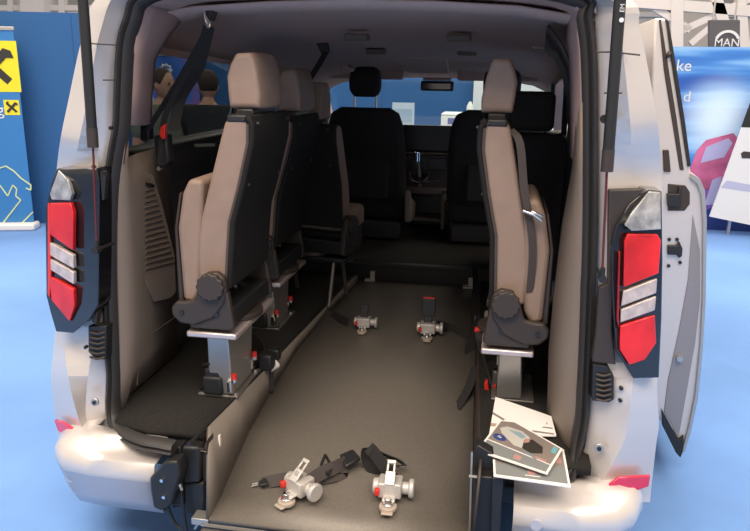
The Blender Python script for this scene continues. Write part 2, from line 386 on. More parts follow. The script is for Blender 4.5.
def ring(row, side):
    y = row[0]; yc = (.09, .05, .125, .17) if row[5 - 1] in (54, 55, 57, 660, 661, 662) and row[0] < (345 if side < 0 else 350) and row[0] > 160 else YC
    pts = [at(row[i+1], y, Y=yc[i]) for i in range(4)]
    p = pts[3].copy(); p.y = .30; p.x += .015*side; pts.append(p)
    pts.insert(0, pts[0]+Vector((0, .05, 0)))
    return pts
rings = [ring(r, -1) for r in LROW]
for X, dz in ((-.52, 0), (-.30, .02), (0, .03), (.30, .02), (.52, 0)):
    rings.append([Vector((X, .14, 1.925+dz)), Vector((X, .09, 1.925+dz)), Vector((X*1.05, .04, 1.945+dz)), Vector((X*1.12, .03, 1.965+dz)), Vector((X*1.2, .13, 1.975+dz)), Vector((X*1.22, .30, 1.98+dz))])
rings += [ring(r, 1) for r in RROW[::-1]]
cols = [smoothpath([r[j] for r in rings], 4) for j in range(6)]; rings = [[c[i] for c in cols] for i in range(len(cols[0]))]
bm = NB(); grid(bm, rings); o = build('rear_body_frame', bm, PAINT, VAN, smooth=16); m_ = o.modifiers.new('s', 'SOLIDIFY'); m_.thickness = .004
# pillar seams
bm = NB()
for L in ([(86, 43), (98, 44), (117, 45)], [(103, 80), (114, 80)], [(596, 52), (612, 52), (640, 55)], [(604, 93), (622, 93)]):
    tube(bm, [at(*p, Y=.018) for p in L], .0025, 6)
build('panel_seam', bm, BROWNP, VAN)
# body sides
XO = [(.28, .97), (.45, 1.0), (.9, 1.02), (1.1, 1.0), (1.38, .945), (1.70, .865), (1.86, .815), (1.95, .70)]
def xo(z):
    for (z0, x0), (z1, x1) in zip(XO, XO[1:]):
        if z <= z1: return x0+(x1-x0)*(z-z0)/(z1-z0)
    return XO[-1][1]
WZ0, WZ1 = 1.355, 1.74
def side(sd):
    bm = NB()
    def patch(Ys, zs): grid(bm, [[(sd*xo(z), y, z) for z in zs] for y in Ys])
    patch((.30, .5, 1.0, 1.7) if sd > 0 else (.30, .5, 1., 1.7, 2.6, 3.2), (.28, .45, .9, 1.1, WZ0))
    patch((3.0, 3.5, 4.1), (.28, .45, .9, 1.1))
    patch((.30, 1.7, 3.0), (WZ1, 1.86, 1.95))
    for y0, y1 in ((.30, .46), (1.62, 1.74), (2.72, 2.82)): patch((y0, y1), (WZ0, WZ1))
    o = build('body_side', bm, PAINT, VAN); mm = o.modifiers.new('s', 'SOLIDIFY'); mm.thickness = .012; mm.offset = 0
    for y0, y1 in ((.46, 1.62), (1.74, 2.72)):
        if sd > 0 and y0 > 1.7: continue
        g = NB(); x0 = xo(WZ0)-.01; x1 = xo(WZ1)-.01
        prism(g, [(sd*x0, y0, WZ0), (sd*x0, y1, WZ0), (sd*x1, y1, WZ1), (sd*x1, y0, WZ1)], (-sd*.005, 0, 0)); build('side_window', g, GLS, VAN)
    for yy in (.85, 3.45):
        w = NB(); disc(w, (sd*.90, yy, .33), (1, 0, 0), .33, .21, 40); wo = build('wheel', w, SEAL, VAN, .03)
        h = NB(); disc(h, (sd*1.0, yy, .33), (1, 0, 0), .20, .03, 30); build('hubcap', h, ALU, wo, .008)
side(-1); side(1)
bm = NB()
grid(bm, [[(x, y, z) for x, z in ((-.70, 1.95), (-.5, 1.99), (0, 2.01), (.5, 1.99), (.70, 1.95))] for y in (.28, 1.2, 2.2)]+[[(-.70, 3.0, 1.83), (-.5, 3.0, 1.86), (0, 3.0, 1.87), (.5, 3.0, 1.86), (.7, 3.0, 1.83)]])
o = build('roof', bm, PAINT, VAN); mm = o.modifiers.new('s', 'SOLIDIFY'); mm.thickness = .02
# windscreen + bonnet
bm = NB(); prism(bm, [(-.80, 3.25, 1.62), (.80, 3.25, 1.62), (.88, 3.85, 1.22), (-.88, 3.85, 1.22)], (0, .006, 0)); build('windscreen', bm, WGL, VAN)
for sd in (-1, 1):
    bm = NB(); bar(bm, (sd*.83, 3.0, 1.80), (sd*.93, 3.9, 1.20), .07); build('windscreen_pillar', bm, TRIMU, VAN)
bm = NB(); loft(bm, [[(-.9, 3.84, .4), (.9, 3.84, .4), (.9, 3.84, 1.10), (0, 3.84, 1.14), (-.9, 3.84, 1.10)], [(-.88, 4.5, .4), (.88, 4.5, .4), (.84, 4.5, .88), (0, 4.5, .94), (-.84, 4.5, .88)], [(-.8, 4.72, .4), (.8, 4.72, .4), (.74, 4.72, .68), (0, 4.75, .72), (-.74, 4.72, .68)]]); build('bonnet', bm, PAINT, VAN, .02)
for sd in (-1, 1):
    mm_ = NB(); box(mm_, -.10, .10, -.05, .05, -.11, .11, Matrix.Translation((sd*1.14, 3.35, 1.25))); mo = build('door_mirror', mm_, BLACKP, VAN, .03, 3)
# bumpers
PROF = [(-.15, .447), (-.10, .445), (-.07, .438), (-.03, .425), (0, .402), (.006, .36), (0, .345), (-.025, .25), (-.05, .20), (-.09, .19)]
PROFS = [(-.12, .452), (-.095, .448), (-.080, .412), (-.04, .408), (-.012, .404), (.004, .36), (0, .345), (-.025, .25), (-.05, .20), (-.09, .19)]
PATHL = [((-.565, -.12), (0, -1)), ((-.75, -.12), (0, -1)), ((-.80, -.12), (0, -1)), ((-.90, -.105), (-.3, -1)), ((-.96, -.055), (-.75, -.7)), ((-.995, .03), (-1, -.25)), ((-1.02, .35), (-1, 0))]
def bumper(path, mats, nm):
    bm = NB(); rr = []
    for (x, y), n in path:
        n = Vector((n[0], n[1], 0)); n = n.normalized() if n.length else n
        rr.append([Vector((x, y, z))+n*d for d, z in (PROFS if abs(x) < .79 else PROF)])
    vr = [[bm.verts.new(p) for p in r] for r in rr]
    for i in range(len(vr)-1):
        for j in range(len(PROF)-1):
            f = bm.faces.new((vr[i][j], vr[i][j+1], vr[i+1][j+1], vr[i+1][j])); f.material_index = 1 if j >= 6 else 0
    o = build(nm, bm, mats, VAN, smooth=50); mm = o.modifiers.new('s', 'SOLIDIFY'); mm.thickness = .006
    return o
BL = bumper(PATHL, [PAINT, PAINT_REFLECT], 'bumper')
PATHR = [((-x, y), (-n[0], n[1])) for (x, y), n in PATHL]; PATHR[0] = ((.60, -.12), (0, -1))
BR = bumper(PATHR, [PAINT, PAINT_REFLECT], 'bumper')
for px, py, Yq, par in ((71, 477, -.09, BL), (536, 525, -.122, BR)):
    bm = NB(); disc(bm, at(px, py, Y=Yq), (0, -1, .1), .017, .008); build('parking_sensor', bm, PAINT_REFLECT, par)
for pts, par in (([(56, 419), (64, 421), (88, 437.5), (86.5, 439), (60, 430)], BL), ([(617.6, 476), (650, 474), (648, 485), (632, 490), (599, 491.5)], BR)):
    ry = lambda x: .008+.10*min(1, max(0, (88-x)/34 if x < 200 else (x-602)/52))**2
    dd = []
    for i_, p_ in enumerate(pts):
        q_ = pts[(i_+1) % len(pts)]; dd += [(p_[0]+(q_[0]-p_[0])*k_/4, p_[1]+(q_[1]-p_[1])*k_/4) for k_ in range(4)]
    bm = NB(); prism(bm, [at(x, y, Y=ry(x))-Vector((0, .012, 0)) for x, y in dd], (0, .014, 0))
    build('bumper_reflector', bm, REFL, VAN, .003)
for px, py in ((95, 402), (599, 448)):
    bm = NB(); p = at(px, py, Y=.03); disc(bm, p, (0, -1, 0), .015, .008); r_ = build('pillar_plug', bm, ALU, VAN, .002)
    bm = NB(); disc(bm, p-Vector((0, .004, 0)), (0, -1, 0), .007, .008); build('plug_centre', bm, BLACKP, r_)
bm = NB()
for px, py in ((86, 347), (621, 388), (620, 400), (111, 128), (604.5, 119)): disc(bm, at(px, py, Y=.03), (0, -1, 0), .006 if px != 604.5 else .012, .012, 12)
build('fixing_hole', bm, BLACKP, VAN)
# vents in lower pillars (ribbed black grommet)
for pts, ribs in (([(88, 326), (106, 326), (106, 360), (96, 360), (88, 352)], [(90, 105, y) for y in range(332, 358, 5)]),
                  ([(593, 364), (608, 366), (614, 377), (614, 400), (609, 403), (592, 401)], [(596, 611, y) for y in range(374, 400, 5)])):
    bm = NB(); prism(bm, [at(x, y, Y=.03) for x, y in pts], (0, .05, 0)); g_ = build('air_vent', bm, BLACKP, VAN, .004)
    bm = NB()
    for x0, x1, y in ribs: tube(bm, [at(x0, y, Y=.027), at((x0+x1)/2, y+2, Y=.022), at(x1, y, Y=.027)], .004, 6)
    build('vent_rib', bm, BROWNP, g_)

# weather seal around the opening
SL = [(450, 173), (447, 158), (444.5, 144), (438, 128), (430, 117.5), (412, 112), (376, 113), (350, 111.5), (272, 109), (204, 110), (163, 113.5), (129, 119.5), (102, 121), (45, 124), (20, 131), (0, 139)]
SR = [(0, 583), (17, 585), (51, 589), (102, 590.5), (170, 590.5), (228, 590), (296, 588), (350, 586), (390, 584), (420, 582), (446, 577), (470, 572), (482, 562), (485, 545), (481, 505)]
pl = [at(x, y, Y={412: .07, 430: .02, 438: -.03, 444.5: -.07, 447: -.08, 450: -.085}.get(y, .085)) for y, x in SL]
pr_ = [at(x, y, Y={446: .07, 470: .01, 482: .0, 485: .03, 481: .03}.get(y, .085)) for y, x in SR]
P = pl+[Vector((X, .085, z)) for X, z in ((-.50, 1.90), (-.3, 1.915), (0, 1.92), (.3, 1.915), (.5, 1.905))]+pr_
P = smoothpath(P, 3)
bm = NB(); rr = []
for i, p in enumerate(P):
    t_ = (P[min(i+1, len(P)-1)]-P[max(0, i-1)]).normalized(); n = Vector((-t_.z, 0, t_.x))
    hw = .021
    rr.append([p+n*hw+Vector((0, .03, 0)), p+n*hw*.95+Vector((0, -.012, 0)), p+n*hw*.35+Vector((0, -.022, 0)), p+n*.001+Vector((0, -.008, 0)), p-n*hw*.35+Vector((0, -.018, 0)), p-n*hw*.95+Vector((0, -.008, 0)), p-n*hw+Vector((0, .03, 0))])
loft(bm, rr); build('door_seal', bm, SEAL, VAN, smooth=60)

# interior shell --------------------------------------------------
CEIL = [(.10, 1.885), (.30, 1.876), (.5, 1.865), (1.0, 1.84), (1.8, 1.79), (2.5, 1.735), (3.0, 1.68), (3.25, 1.63)]
def ceil_ring(y, z):
    w = .80 if y > .2 else .70
    k = [(-w, z-.11), (-w*.955, z-.075), (-w*.86, z-.04), (-w*.66, z-.015), (-w*.33, z), (0, z+.005)]
    k = k+[(-x, zz) for x, zz in k[:-1][::-1]]
    return [(x, y, zz) for x, zz in k]
rings = [ceil_ring(y, z) for y, z in CEIL]
bm = NB(); grid(bm, rings[1:]); o = build('headliner', bm, HEAD, VAN, smooth=60); mm = o.modifiers.new('s', 'SOLIDIFY'); mm.thickness = .008; mm.offset = 1
# rear roof rim in pale mauve between the seal and the headliner
def rimring(k):
    f = {0: .09, 1: .18, 2: .32, 3: .47}[k]; out = []
    ins = [0, -.002, -.005, -.008][k]
    for p in P_top: 
        n = Vector((p.x, 0, (p.z-1.35)*1.2)).normalized(); q = p+n*(.0+ins); out.append(Vector((q.x, f, q.z)))
    return out
Lr = [at(x, y, Y=.10) for x, y in ((142, 4),)]
Rr = [at(x, y, Y=.10) for x, y in ((574, 4), (579, 33), (582, 61), (583, 102), (583, 170))]
P_top = smoothpath(Lr+[Vector((-.50, .1, 1.885)), Vector((-.3, .1, 1.893)), Vector((0, .1, 1.897)), Vector((.3, .1, 1.893)), Vector((.5, .1, 1.885))]+Rr, 3)
bm = NB(); grid(bm, [rimring(k) for k in range(4)]); o = build('rear_rim_trim', bm, TRIMU, VAN, smooth=60); mm = o.modifiers.new('s', 'SOLIDIFY'); mm.thickness = .006; mm.offset = 1
# left C pillar upper trim (pale), in front of the window
def quadpatch(nm, rows, m, th=.01, sm=60):
    bm = NB(); grid(bm, rows); o = build(nm, bm, m, VAN, smooth=sm); mm = o.modifiers.new('s', 'SOLIDIFY'); mm.thickness = th; mm.offset = 0; return o
quadpatch('pillar_trim', [[at(x, y, Y=.11) for x, y in ((127, 125), (129, 90), (131, 61), (136, 30), (143, 0))],
                          [at(x, y, Y=.22) for x, y in ((137, 125), (139, 90), (142, 58), (150, 26), (160, -6))],
                          [at(x, y, Y=.40) for x, y in ((149, 124), (149.5, 95), (152, 58), (165, 34), (182, 8))],
                          [at(x, y, Y=.50) for x, y in ((151, 124), (151, 95), (155, 58), (170, 34), (188, 12))]], TRIMU)
# window surround rails left: top & bottom
for sd in (-1, 1):
    quadpatch('window_rail', [[(sd*.80, .46, 1.725), (sd*.80, 1.7, 1.68), (sd*.80, 3.1, 1.57)], [(sd*.84, .46, 1.79), (sd*.84, 1.7, 1.78), (sd*.84, 3.1, 1.74)]], TRIMU)
    quadpatch('window_sill', [[(sd*.80, .42, 1.36), (sd*.80, 1.7, 1.36), (sd*.80, 3.1, 1.29)], [(sd*.95, .42, 1.365), (sd*.95, 1.7, 1.365), (sd*.95, 3.1, 1.30)]], BROWNP)
    for y0, y1 in ((1.60, 1.78), (2.70, 2.84)):
        quadpatch('centre_pillar', [[(sd*.80, y0, 1.38), (sd*.80, y0, 1.76)], [(sd*.79, (y0+y1)/2, 1.38), (sd*.78, (y0+y1)/2, 1.76)], [(sd*.80, y1, 1.38), (sd*.80, y1, 1.76)]], BLACKP if sd > 0 else HEAD)
# lower side trim left
Ll = [at(x, y, Y=.10) for x, y in ((121, 420), (119.5, 376), (120, 350), (117.5, 272), (118, 204), (121, 163), (127, 125))]
bot = [.51, .62, .75, .95, 1.15, 1.28, 1.375]
quadpatch('side_trim', [Ll, [(x, .17, z) for x, z in zip((-.80, -.77, -.755, -.745, -.74, -.735, -.735), bot)], [(x, .32, z) for x, z in zip((-.80, -.78, -.775, -.77, -.765, -.76, -.775), bot)],
                        [(x, .57, z) for x, z in zip((-.80, -.79, -.785, -.78, -.78, -.78, -.80), bot)]], TRIML)
quadpatch('side_trim', [[(x, .57, z) for x, z in zip((-.80, -.79, -.785, -.78, -.78, -.78, -.80), bot)], [(-.80, 1.6, z) for z in bot], [(-.81, 3.2, z-.03) for z in bot]], BLACKP)
# louvred vent on left trim
def lt(x, y, dx=0): p = at(x, y, X=-.765); return Vector((p.x+dx, p.y, p.z))
vz = lambda x, y: (x/2.952, 170+y/2.95)
out = [vz(*p) for p in ((405, 2), (448, 12), (480, 120), (512, 250), (516, 360), (500, 378), (452, 390), (436, 350), (412, 290), (408, 60))]
bm = NB(); prism(bm, [lt(x, y, 0) for x, y in out], (.006, 0, 0)); V_ = build('louvre_panel', bm, TRIML, VAN, .004)
bm = NB()
for k in range(15):
    f = k/14; y = 62+f*230; x0 = 420+f*4; x1 = 448+f*60
    a, b_ = lt(*vz(x0, y), .008), lt(*vz(x1, y-8-f*14), .008)
    tube(bm, [a, b_], .0045, 6)
build('louvre_slat', bm, TRIMD, V_)
bm = NB(); a, b_ = lt(*vz(422, 40), .008), lt(*vz(446, 46), .008); tube(bm, [a, b_], .007, 8); build('louvre_slot', bm, BLACKP, V_)
# seam on the lower trim
bm = NB(); tube(bm, [at(x, y, X=-.772) for x, y in ((137, 385), (139, 352), (150, 335), (182, 312))], .002, 6); build('trim_seam', bm, TRIMD, VAN)

# lower side trim right
Rl = [at(x, y, Y=.10) for x, y in ((571, 455), (578, 420), (580, 390), (581, 350), (583, 296), (583, 228), (583, 170), (583, 102))]
R2 = [at(x, y, Y=.18) for x, y in ((560, 450), (561, 420), (562, 390), (563, 350), (568, 296), (574, 228), (579, 170), (581, 110))]
R3 = [at(x, y, Y=.29) for x, y in ((548, 440), (548, 410), (549, 390), (550, 350), (555, 296), (563, 228), (574, 165), (578, 115))]
quadpatch('side_trim', [Rl, R2, R3], TRIML)
quadpatch('side_trim', [[p for p in R3], [Vector((.79, .9, p.z)) for p in R3], [Vector((.82, 1.7, p.z)) for p in R3]], BLACKP)
bm = NB()
for y in range(255, 300, 6): tube(bm, [at(561.5, y, Y=.42), at(565, y, Y=.36)], .003, 6)
build('speaker_slot', bm, BLACKP, VAN)
bm = NB(); prism(bm, [at(x, y, Y=.40) for x, y in ((570, 176), (575, 172), (572, 200), (569, 203))], (.01, 0, 0)); build('trim_clip', bm, TRIMD, VAN)
# dark C pillar interior right (belt trim)
quadpatch('rear_quarter_trim', [[at(x, y, Y=.46) for x, y in ((579, 165), (580, 130), (579, 100), (573, 70), (562, 45), (548, 25))],
                                [at(x, y, Y=.9) for x, y in ((568, 165), (569, 130), (568, 100), (563, 75), (556, 60), (545, 50))]], BROWNP)

# floors ----------------------------------------------------------
ZF = [(-.14, .235), (0, .25), (.3, .335), (.6, .39), (.9, .425), (1.3, .455), (2.0, .465)]
def fz(y):
    if y <= ZF[0][0]: return ZF[0][1]
    for (y0, z0), (y1, z1) in zip(ZF, ZF[1:]):
        if y <= y1: return z0+(z1-z0)*(y-y0)/(y1-y0)
    return ZF[-1][1]
def onfloor(px, py, dz=0):
    a, b_ = -.4, 3.0
    for _ in range(40):
        m = (a+b_)/2; p = at(px, py, Y=m)
        if p.z > fz(m)+dz: a = m
        else: b_ = m
    # z along the ray rises/falls with Y: choose by sign
    return at(px, py, Y=(a+b_)/2)
LZ = .50
topL = [at(x, y, Z=LZ) for x, y in ((209, 426), (270, 365), (322, 311), (359, 272))]
botL = [onfloor(x, y) for x, y in ((213, 511), (247, 436), (267, 400), (290, 360), (326, 315), (359, 280))]
def interp(tab, y):
    if y <= tab[0].y: a, b_ = tab[0], tab[1]
    else:
        a, b_ = tab[-2], tab[-1]
        for p, q in zip(tab, tab[1:]):
            if y <= q.y: a, b_ = p, q; break
    return a.x+(b_.x-a.x)*(y-a.y)/(b_.y-a.y)
YR = [-.12, 0, .15, .3, .45, .6, .9, 1.3, 1.7, 2.02]
def xl(y): return min(max(interp(botL, y), -.46), -.18)
def xt(y): return interp(topL, max(y, -.05))
def xr(y): return .485-.075*(max(0, y)/2.0)**.8
bm = NB(); grid(bm, [[(xl(y), y, fz(y)), (0, y, fz(y)), (xr(y), y, fz(y))] for y in YR]); o = build('wheelchair_floor', bm, FLOORV, VAN, smooth=60); mm = o.modifiers.new('s', 'SOLIDIFY'); mm.thickness = .02; mm.offset = 1
o.modifiers['s'].offset = -1
bm = NB(); grid(bm, [[(xl(y), y, fz(y)), (xt(max(y, .014)), max(y, .014+(y+.12)*.1), LZ)] for y in YR]); o = build('floor_side_panel', bm, PANELG, VAN, smooth=60); mm = o.modifiers.new('s', 'SOLIDIFY'); mm.thickness = .01; mm.offset = 1
bm = NB(); tube(bm, [(xt(y)-.006, y, LZ+.003) for y in YR], .006, 8); build('ledge_edge_strip', bm, BLACKP, VAN)
bm = NB(); p = at(213, 443, Y=.06); p.x = xt(.06)+.012; box(bm, p.x-.002, p.x+.004, p.y-.008, p.y+.008, p.z-.035, p.z+.035); build('side_marker', bm, mat('lit_marker', (.9, .85, .75), .3), VAN, .003)
bm = NB(); grid(bm, [[(xr(y), y, fz(y)), (xr(y)+.012, y, LZ)] for y in YR]); o = build('floor_side_panel', bm, BROWNP, VAN, smooth=60); mm = o.modifiers.new('s', 'SOLIDIFY'); mm.thickness = .008
# ledges
bm = NB(); YL = [-.01]+YR[2:]; rows = [[(-.80 if y > .05 else -.76, y, LZ), ((-.8+xt(y))/2, y, LZ), (xt(y)-.008, y, LZ)] for y in YL]
rows[0] = [(-.78, .03, LZ-.03), (-.64, -.0, LZ-.03), (xt(0)-.008, -.02, LZ-.01)]
grid(bm, rows); o = build('floor_carpet', bm, CARPET, VAN, smooth=60); mm = o.modifiers.new('s', 'SOLIDIFY'); mm.thickness = .03; mm.offset = -1
bm = NB(); grid(bm, [[(xr(y)+.012, y, LZ), (.68, y, LZ), (.83, y, LZ)] for y in [.0]+YR[2:]]); o = build('floor_carpet', bm, CARPET, VAN, smooth=60); mm = o.modifiers.new('s', 'SOLIDIFY'); mm.thickness = .03; mm.offset = -1
for o_ in VAN.children:
    if o_.name.startswith('floor_carpet'):
        pass
# front cabin floor and riser
bm = NB(); box(bm, -.80, .82, 2.02, 3.5, .50, .575); build('cabin_floor', bm, CARPET, VAN, .01)
bm = NB(); box(bm, -.80, .82, 2.0, 2.03, .40, .56); box(bm, -.50, .50, 1.985, 2.04, .555, .575); build('floor_riser', bm, BLACKP, VAN, .004)
# ledge filler below carpets (closing the sills)
bm = NB(); box(bm, -.94, -.44, .16, 2.0, .24, .455); build('sill_box', bm, BLACKP, VAN)
bm = NB(); box(bm, .51, .94, .16, 2.0, .24, .455); build('sill_box', bm, BLACKP, VAN)
# floor anchor brackets
for (px, py) in ((370, 281), (468, 288)):
    p = onfloor(px, py); t_ = NB(); box(t_, -.03, .03, -.02, .03, .0, .012, Matrix.Translation(p)); box(t_, .0, .028, .0, .02, .01, .06, Matrix.Translation(p)); build('anchor_bracket', t_, CAST, VAN, .003)
# ramp plate outside
bm = NB(); zr = lambda y: .225+.10*(y+.14)
pts = [(xl(0)-.01, -.15), (-.17, -.15), (-.155, -.175), (-.095, -.175), (-.08, -.15), (.20, -.15), (.47, -.15), (.47, -.52), (xl(0)-.01, -.52)]
prism(bm, [Vector((x, y, zr(y))) for x, y in pts], (0, 0, -.025)); RP = build('folding_ramp', bm, mat('ramp_metal', (.13, .12, .105), .4, .5, bump=.3), VAN, .004)
bm = NB(); bar(bm, (xl(0)-.01, -.152, .235), (-.17, -.152, .235), .008); bar(bm, (-.08, -.152, .235), (.47, -.152, .235), .008); build('hinge_strip', bm, ALU, RP)
# left hinge bracket with two bolts
bm = NB()
z5 = lambda x, y: (140+x/5.84, 440+y/5.84)
prism(bm, [at(*z5(x, y), Y=-.13) for x, y in ((55, 225), (140, 130), (215, 125), (235, 200), (180, 385), (120, 418), (75, 395), (60, 290))], (0, .06, 0)); HB = build('hinge_bracket', bm, BLACKP, VAN, .008, 3)
bm = NB()
for x, y in ((128, 235), (140, 332)): disc(bm, at(*z5(x, y), Y=-.135), (0, -1, 0), .006, .01, 10)
build('bolt', bm, CHROME, HB)
bm = NB(); prism(bm, [at(*z5(x, y), Y=-.06) for x, y in ((165, 50), (235, 40), (245, 130), (250, 390), (190, 400), (175, 320), (215, 130), (165, 100))], (0, .06, 0)); build('hinge_plate', bm, BLACKP, VAN, .004)
bm = NB(); prism(bm, [at(*z5(x, y), Y=-.06) for x, y in ((240, 40), (345, 45), (350, 250), (245, 258))], (0, .10, 0)); prism(bm, [at(*z5(x, y), Y=-.05) for x, y in ((248, 250), (372, 250), (385, 440), (330, 460), (255, 420))], (0, .08, 0)); build('hinge_housing', bm, BLACKP, VAN, .010, 3)
bm = NB(); prism(bm, [at(*z5(x, y), Y=-.03) for x, y in ((358, 60), (390, 0), (398, 430), (375, 440))], (0, .06, 0)); build('hinge_cover', bm, BROWNP, VAN, .004)
bm = NB(); tube(bm, [at(*z5(230, 255), Y=-.10), at(*z5(243, 292), Y=-.10)], .006, 8); build('chrome_pin', bm, CHROME, VAN)
bm = NB(); disc(bm, at(*z5(216, 147), Y=-.07), (0, -1, 0), .005, .012, 10); tube(bm, [at(*z5(350, 55), Y=-.05), at(*z5(385, 62), Y=-.03)], .006, 8); build('bolt', bm, CHROME, VAN)
bm = NB()
for L in ([(165, 390), (180, 440), (210, 495), (245, 520)], [(240, 290), (250, 380), (262, 470), (275, 540)], [(190, 370), (260, 375)]):
    tube(bm, smoothpath([at(*z5(x, y), Y=-.08) for x, y in L], 5), .006 if L[0][0] != 190 else .004, 8)
build('cable', bm, BLACKP, VAN)
bm = NB(); tube(bm, [at(*z5(x, y), Y=-.09) for x, y in ((320, 520), (345, 480), (395, 465))], .005, 8); box(bm, -.03, .03, -.03, .02, -.012, .012, Matrix.Translation(at(*z5(370, 450), Y=-.09))); build('ramp_latch', bm, ALU, VAN, .003)
# right hinge housing
bm = NB(); prism(bm, [at(x, y, Y=-.06) for x, y in ((474, 476), (503, 478), (500, 540), (470, 540))], (0, .07, 0)); build('hinge_housing', bm, BLACKP, VAN, .006)
bm = NB(); prism(bm, [at(x, y, Y=-.085) for x, y in ((492, 478), (503, 479), (500, 540), (490, 540))], (0, .03, 0)); build('hinge_bracket', bm, BLACKP, VAN, .003)
bm = NB(); bar(bm, at(472, 452, Y=-.04), at(469, 545, Y=-.04), .006); tube(bm, [at(469, 476, Y=-.07), at(477, 477, Y=-.07)], .005, 8); build('edge_strip', bm, ALU, VAN)
bm = NB(); prism(bm, [at(x, y, Y=-.02) for x, y in ((474, 450), (478, 445), (503, 460), (503, 478), (474, 476))], (0, .05, 0)); build('hinge_cover', bm, BLACKP, VAN, .004)

# tail lamps ------------------------------------------------------
def lampY(px, sd):
    if sd < 0: t_ = max(0, min(1, (98-px)/52)); return .0+.10*t_**2.2
    t_ = max(0, min(1, (px-605)/60)); return .0+.10*t_**2.2
def lamp(sd, housing, parts):
    def poly(pts, off, th, nm, m, par, bev):
        # densify so that the face wraps round the corner
        d = []
        for i, p in enumerate(pts):
            q = pts[(i+1) % len(pts)]; k = max(1, int(math.hypot(q[0]-p[0], q[1]-p[1])/9))
            d += [(p[0]+(q[0]-p[0])*j/k, p[1]+(q[1]-p[1])*j/k) for j in range(k)]
        a_ = [at(x, y, Y=lampY(x, sd)-off) for x, y in d]
        bm = NB(); prism(bm, a_, (0, th, 0)); return build(nm, bm, m, par, bev)
    h = poly(housing, .008, .09, 'tail_lamp', GLOSSB, VAN, .004)
    for nm, m, pts, off in parts: poly(pts, off, .02, nm, m, h, .003)
zl = lambda *L: [(x/2.952, 170+y/2.95) for x, y in L]
lamp(-1, zl((190, -2), (285, -5), (292, 30), (290, 400), (262, 445), (215, 482), (165, 478), (148, 420), (136, 370), (133, 120), (150, 40), (168, -5)),
     [('clear_lens', LCLR, zl((172, 0), (200, 30), (212, 72), (205, 90), (152, 88), (146, 70)), .013),
      ('lens_edge', RED, zl((140, 100), (144, 96), (150, 300), (146, 380), (140, 365)), .014),
      ('red_lens', LRED, zl((148, 98), (207, 97), (216, 125), (215, 238), (145, 190), (142, 110)), .013),
      ('white_lens', LWHT, zl((145, 213), (215, 252), (217, 292), (143, 250)), .013),
      ('white_lens', LWHT, zl((143, 260), (217, 302), (217, 338), (143, 292)), .013),
      ('red_lens', LRED, zl((143, 312), (216, 352), (220, 400), (205, 448), (152, 385)), .013)])
zr_ = lambda *L: [(560+x/2.947, 160+y/2.947) for x, y in L]
lamp(1, zr_((252, 88), (300, 92), (303, 300), (300, 470), (292, 643), (216, 645), (165, 562), (158, 470), (150, 260), (165, 195), (205, 130)),
     [('clear_lens', LCLR, zr_((262, 94), (297, 95), (298, 205), (212, 210), (190, 193), (213, 155)), .020),
      ('lens_edge', mat('lens_edge_red', (.30, .01, .012), .2), zr_((167, 470), (173, 270), (178, 270), (173, 500)), .014),
      ('red_lens', LRED, zr_((200, 218), (288, 220), (298, 238), (291, 335), (187, 376), (190, 240)), .013),
      ('white_lens', LWHT, zr_((187, 388), (287, 350), (284, 393), (180, 432)), .013),
      ('white_lens', LWHT, zr_((180, 442), (284, 402), (280, 444), (178, 480)), .013),
      ('red_lens', LRED, zr_((178, 490), (280, 458), (284, 540), (250, 590), (205, 605), (176, 560)), .013)])
# dark trim between lamp and seal
for nm, pts in (('lamp_surround', [(96, 172), (99, 215), (99, 300), (96, 325), (91, 322), (94, 176), (90, 165)]),
                ('lamp_surround', [(609, 190), (645, 189), (630, 205), (615, 235), (612, 330), (616, 365), (592, 362), (596, 330), (599, 288), (608, 284)])):
    bm = NB(); prism(bm, [at(x, y, Y=.02) for x, y in pts], (0, .03, 0)); build(nm, bm, BROWNP, VAN, .004)

# gas struts ------------------------------------------------------
def strut(a, b_, c, marks=False):
    A_, B_, C_ = (at(*p, Y=-.05) for p in (a, b_, c)); top = A_+(A_-B_).normalized()*.35
    bm = NB(); tube(bm, [top, B_], .0155, 16); s_ = build('gas_strut', bm, BLACKP, VAN)
    bm = NB(); e = (B_-A_).normalized(); tube(bm, [B_-e*.055, B_+e*.004], .0168, 16); build('strut_collar', bm, BROWNP, s_)
    bm = NB(); tube(bm, [B_, C_], .0035, 8); build('strut_rod', bm, RUST, s_)
    bm = NB(); disc(bm, C_, (0, 1, 0), .011, .03, 14); tube(bm, [C_+Vector((0, 0, .03)), C_], .007, 8); tube(bm, [C_, C_+Vector((0, .10, 0))], .005, 8); build('ball_joint', bm, BLACKP, s_)
    if marks:
        rot = Matrix((Vector((0, 0, 1)), Vector((-1, 0, 0)), Vector((0, -1, 0)))).transposed()
        text('marking', 'EM', .016, SILT, s_, at(622.5, 8, Y=-.068), rot, .0005)
        bm = NB(); disc(bm, at(621.5, 20, Y=-.0675), (0, -1, 0), .006, .002, 14); build('marking', bm, SILT, s_)
strut((83, 0), (93, 146), (97, 250)); strut((620, 0), (607, 170), (602, 278), True)
bm = NB(); prism(bm, [at(x, y, Y=-.0) for x, y in ((100, 172), (106, 176), (104, 200), (102, 200))], (0, .02, 0)); build('strut_mount', bm, BLACKP, VAN)

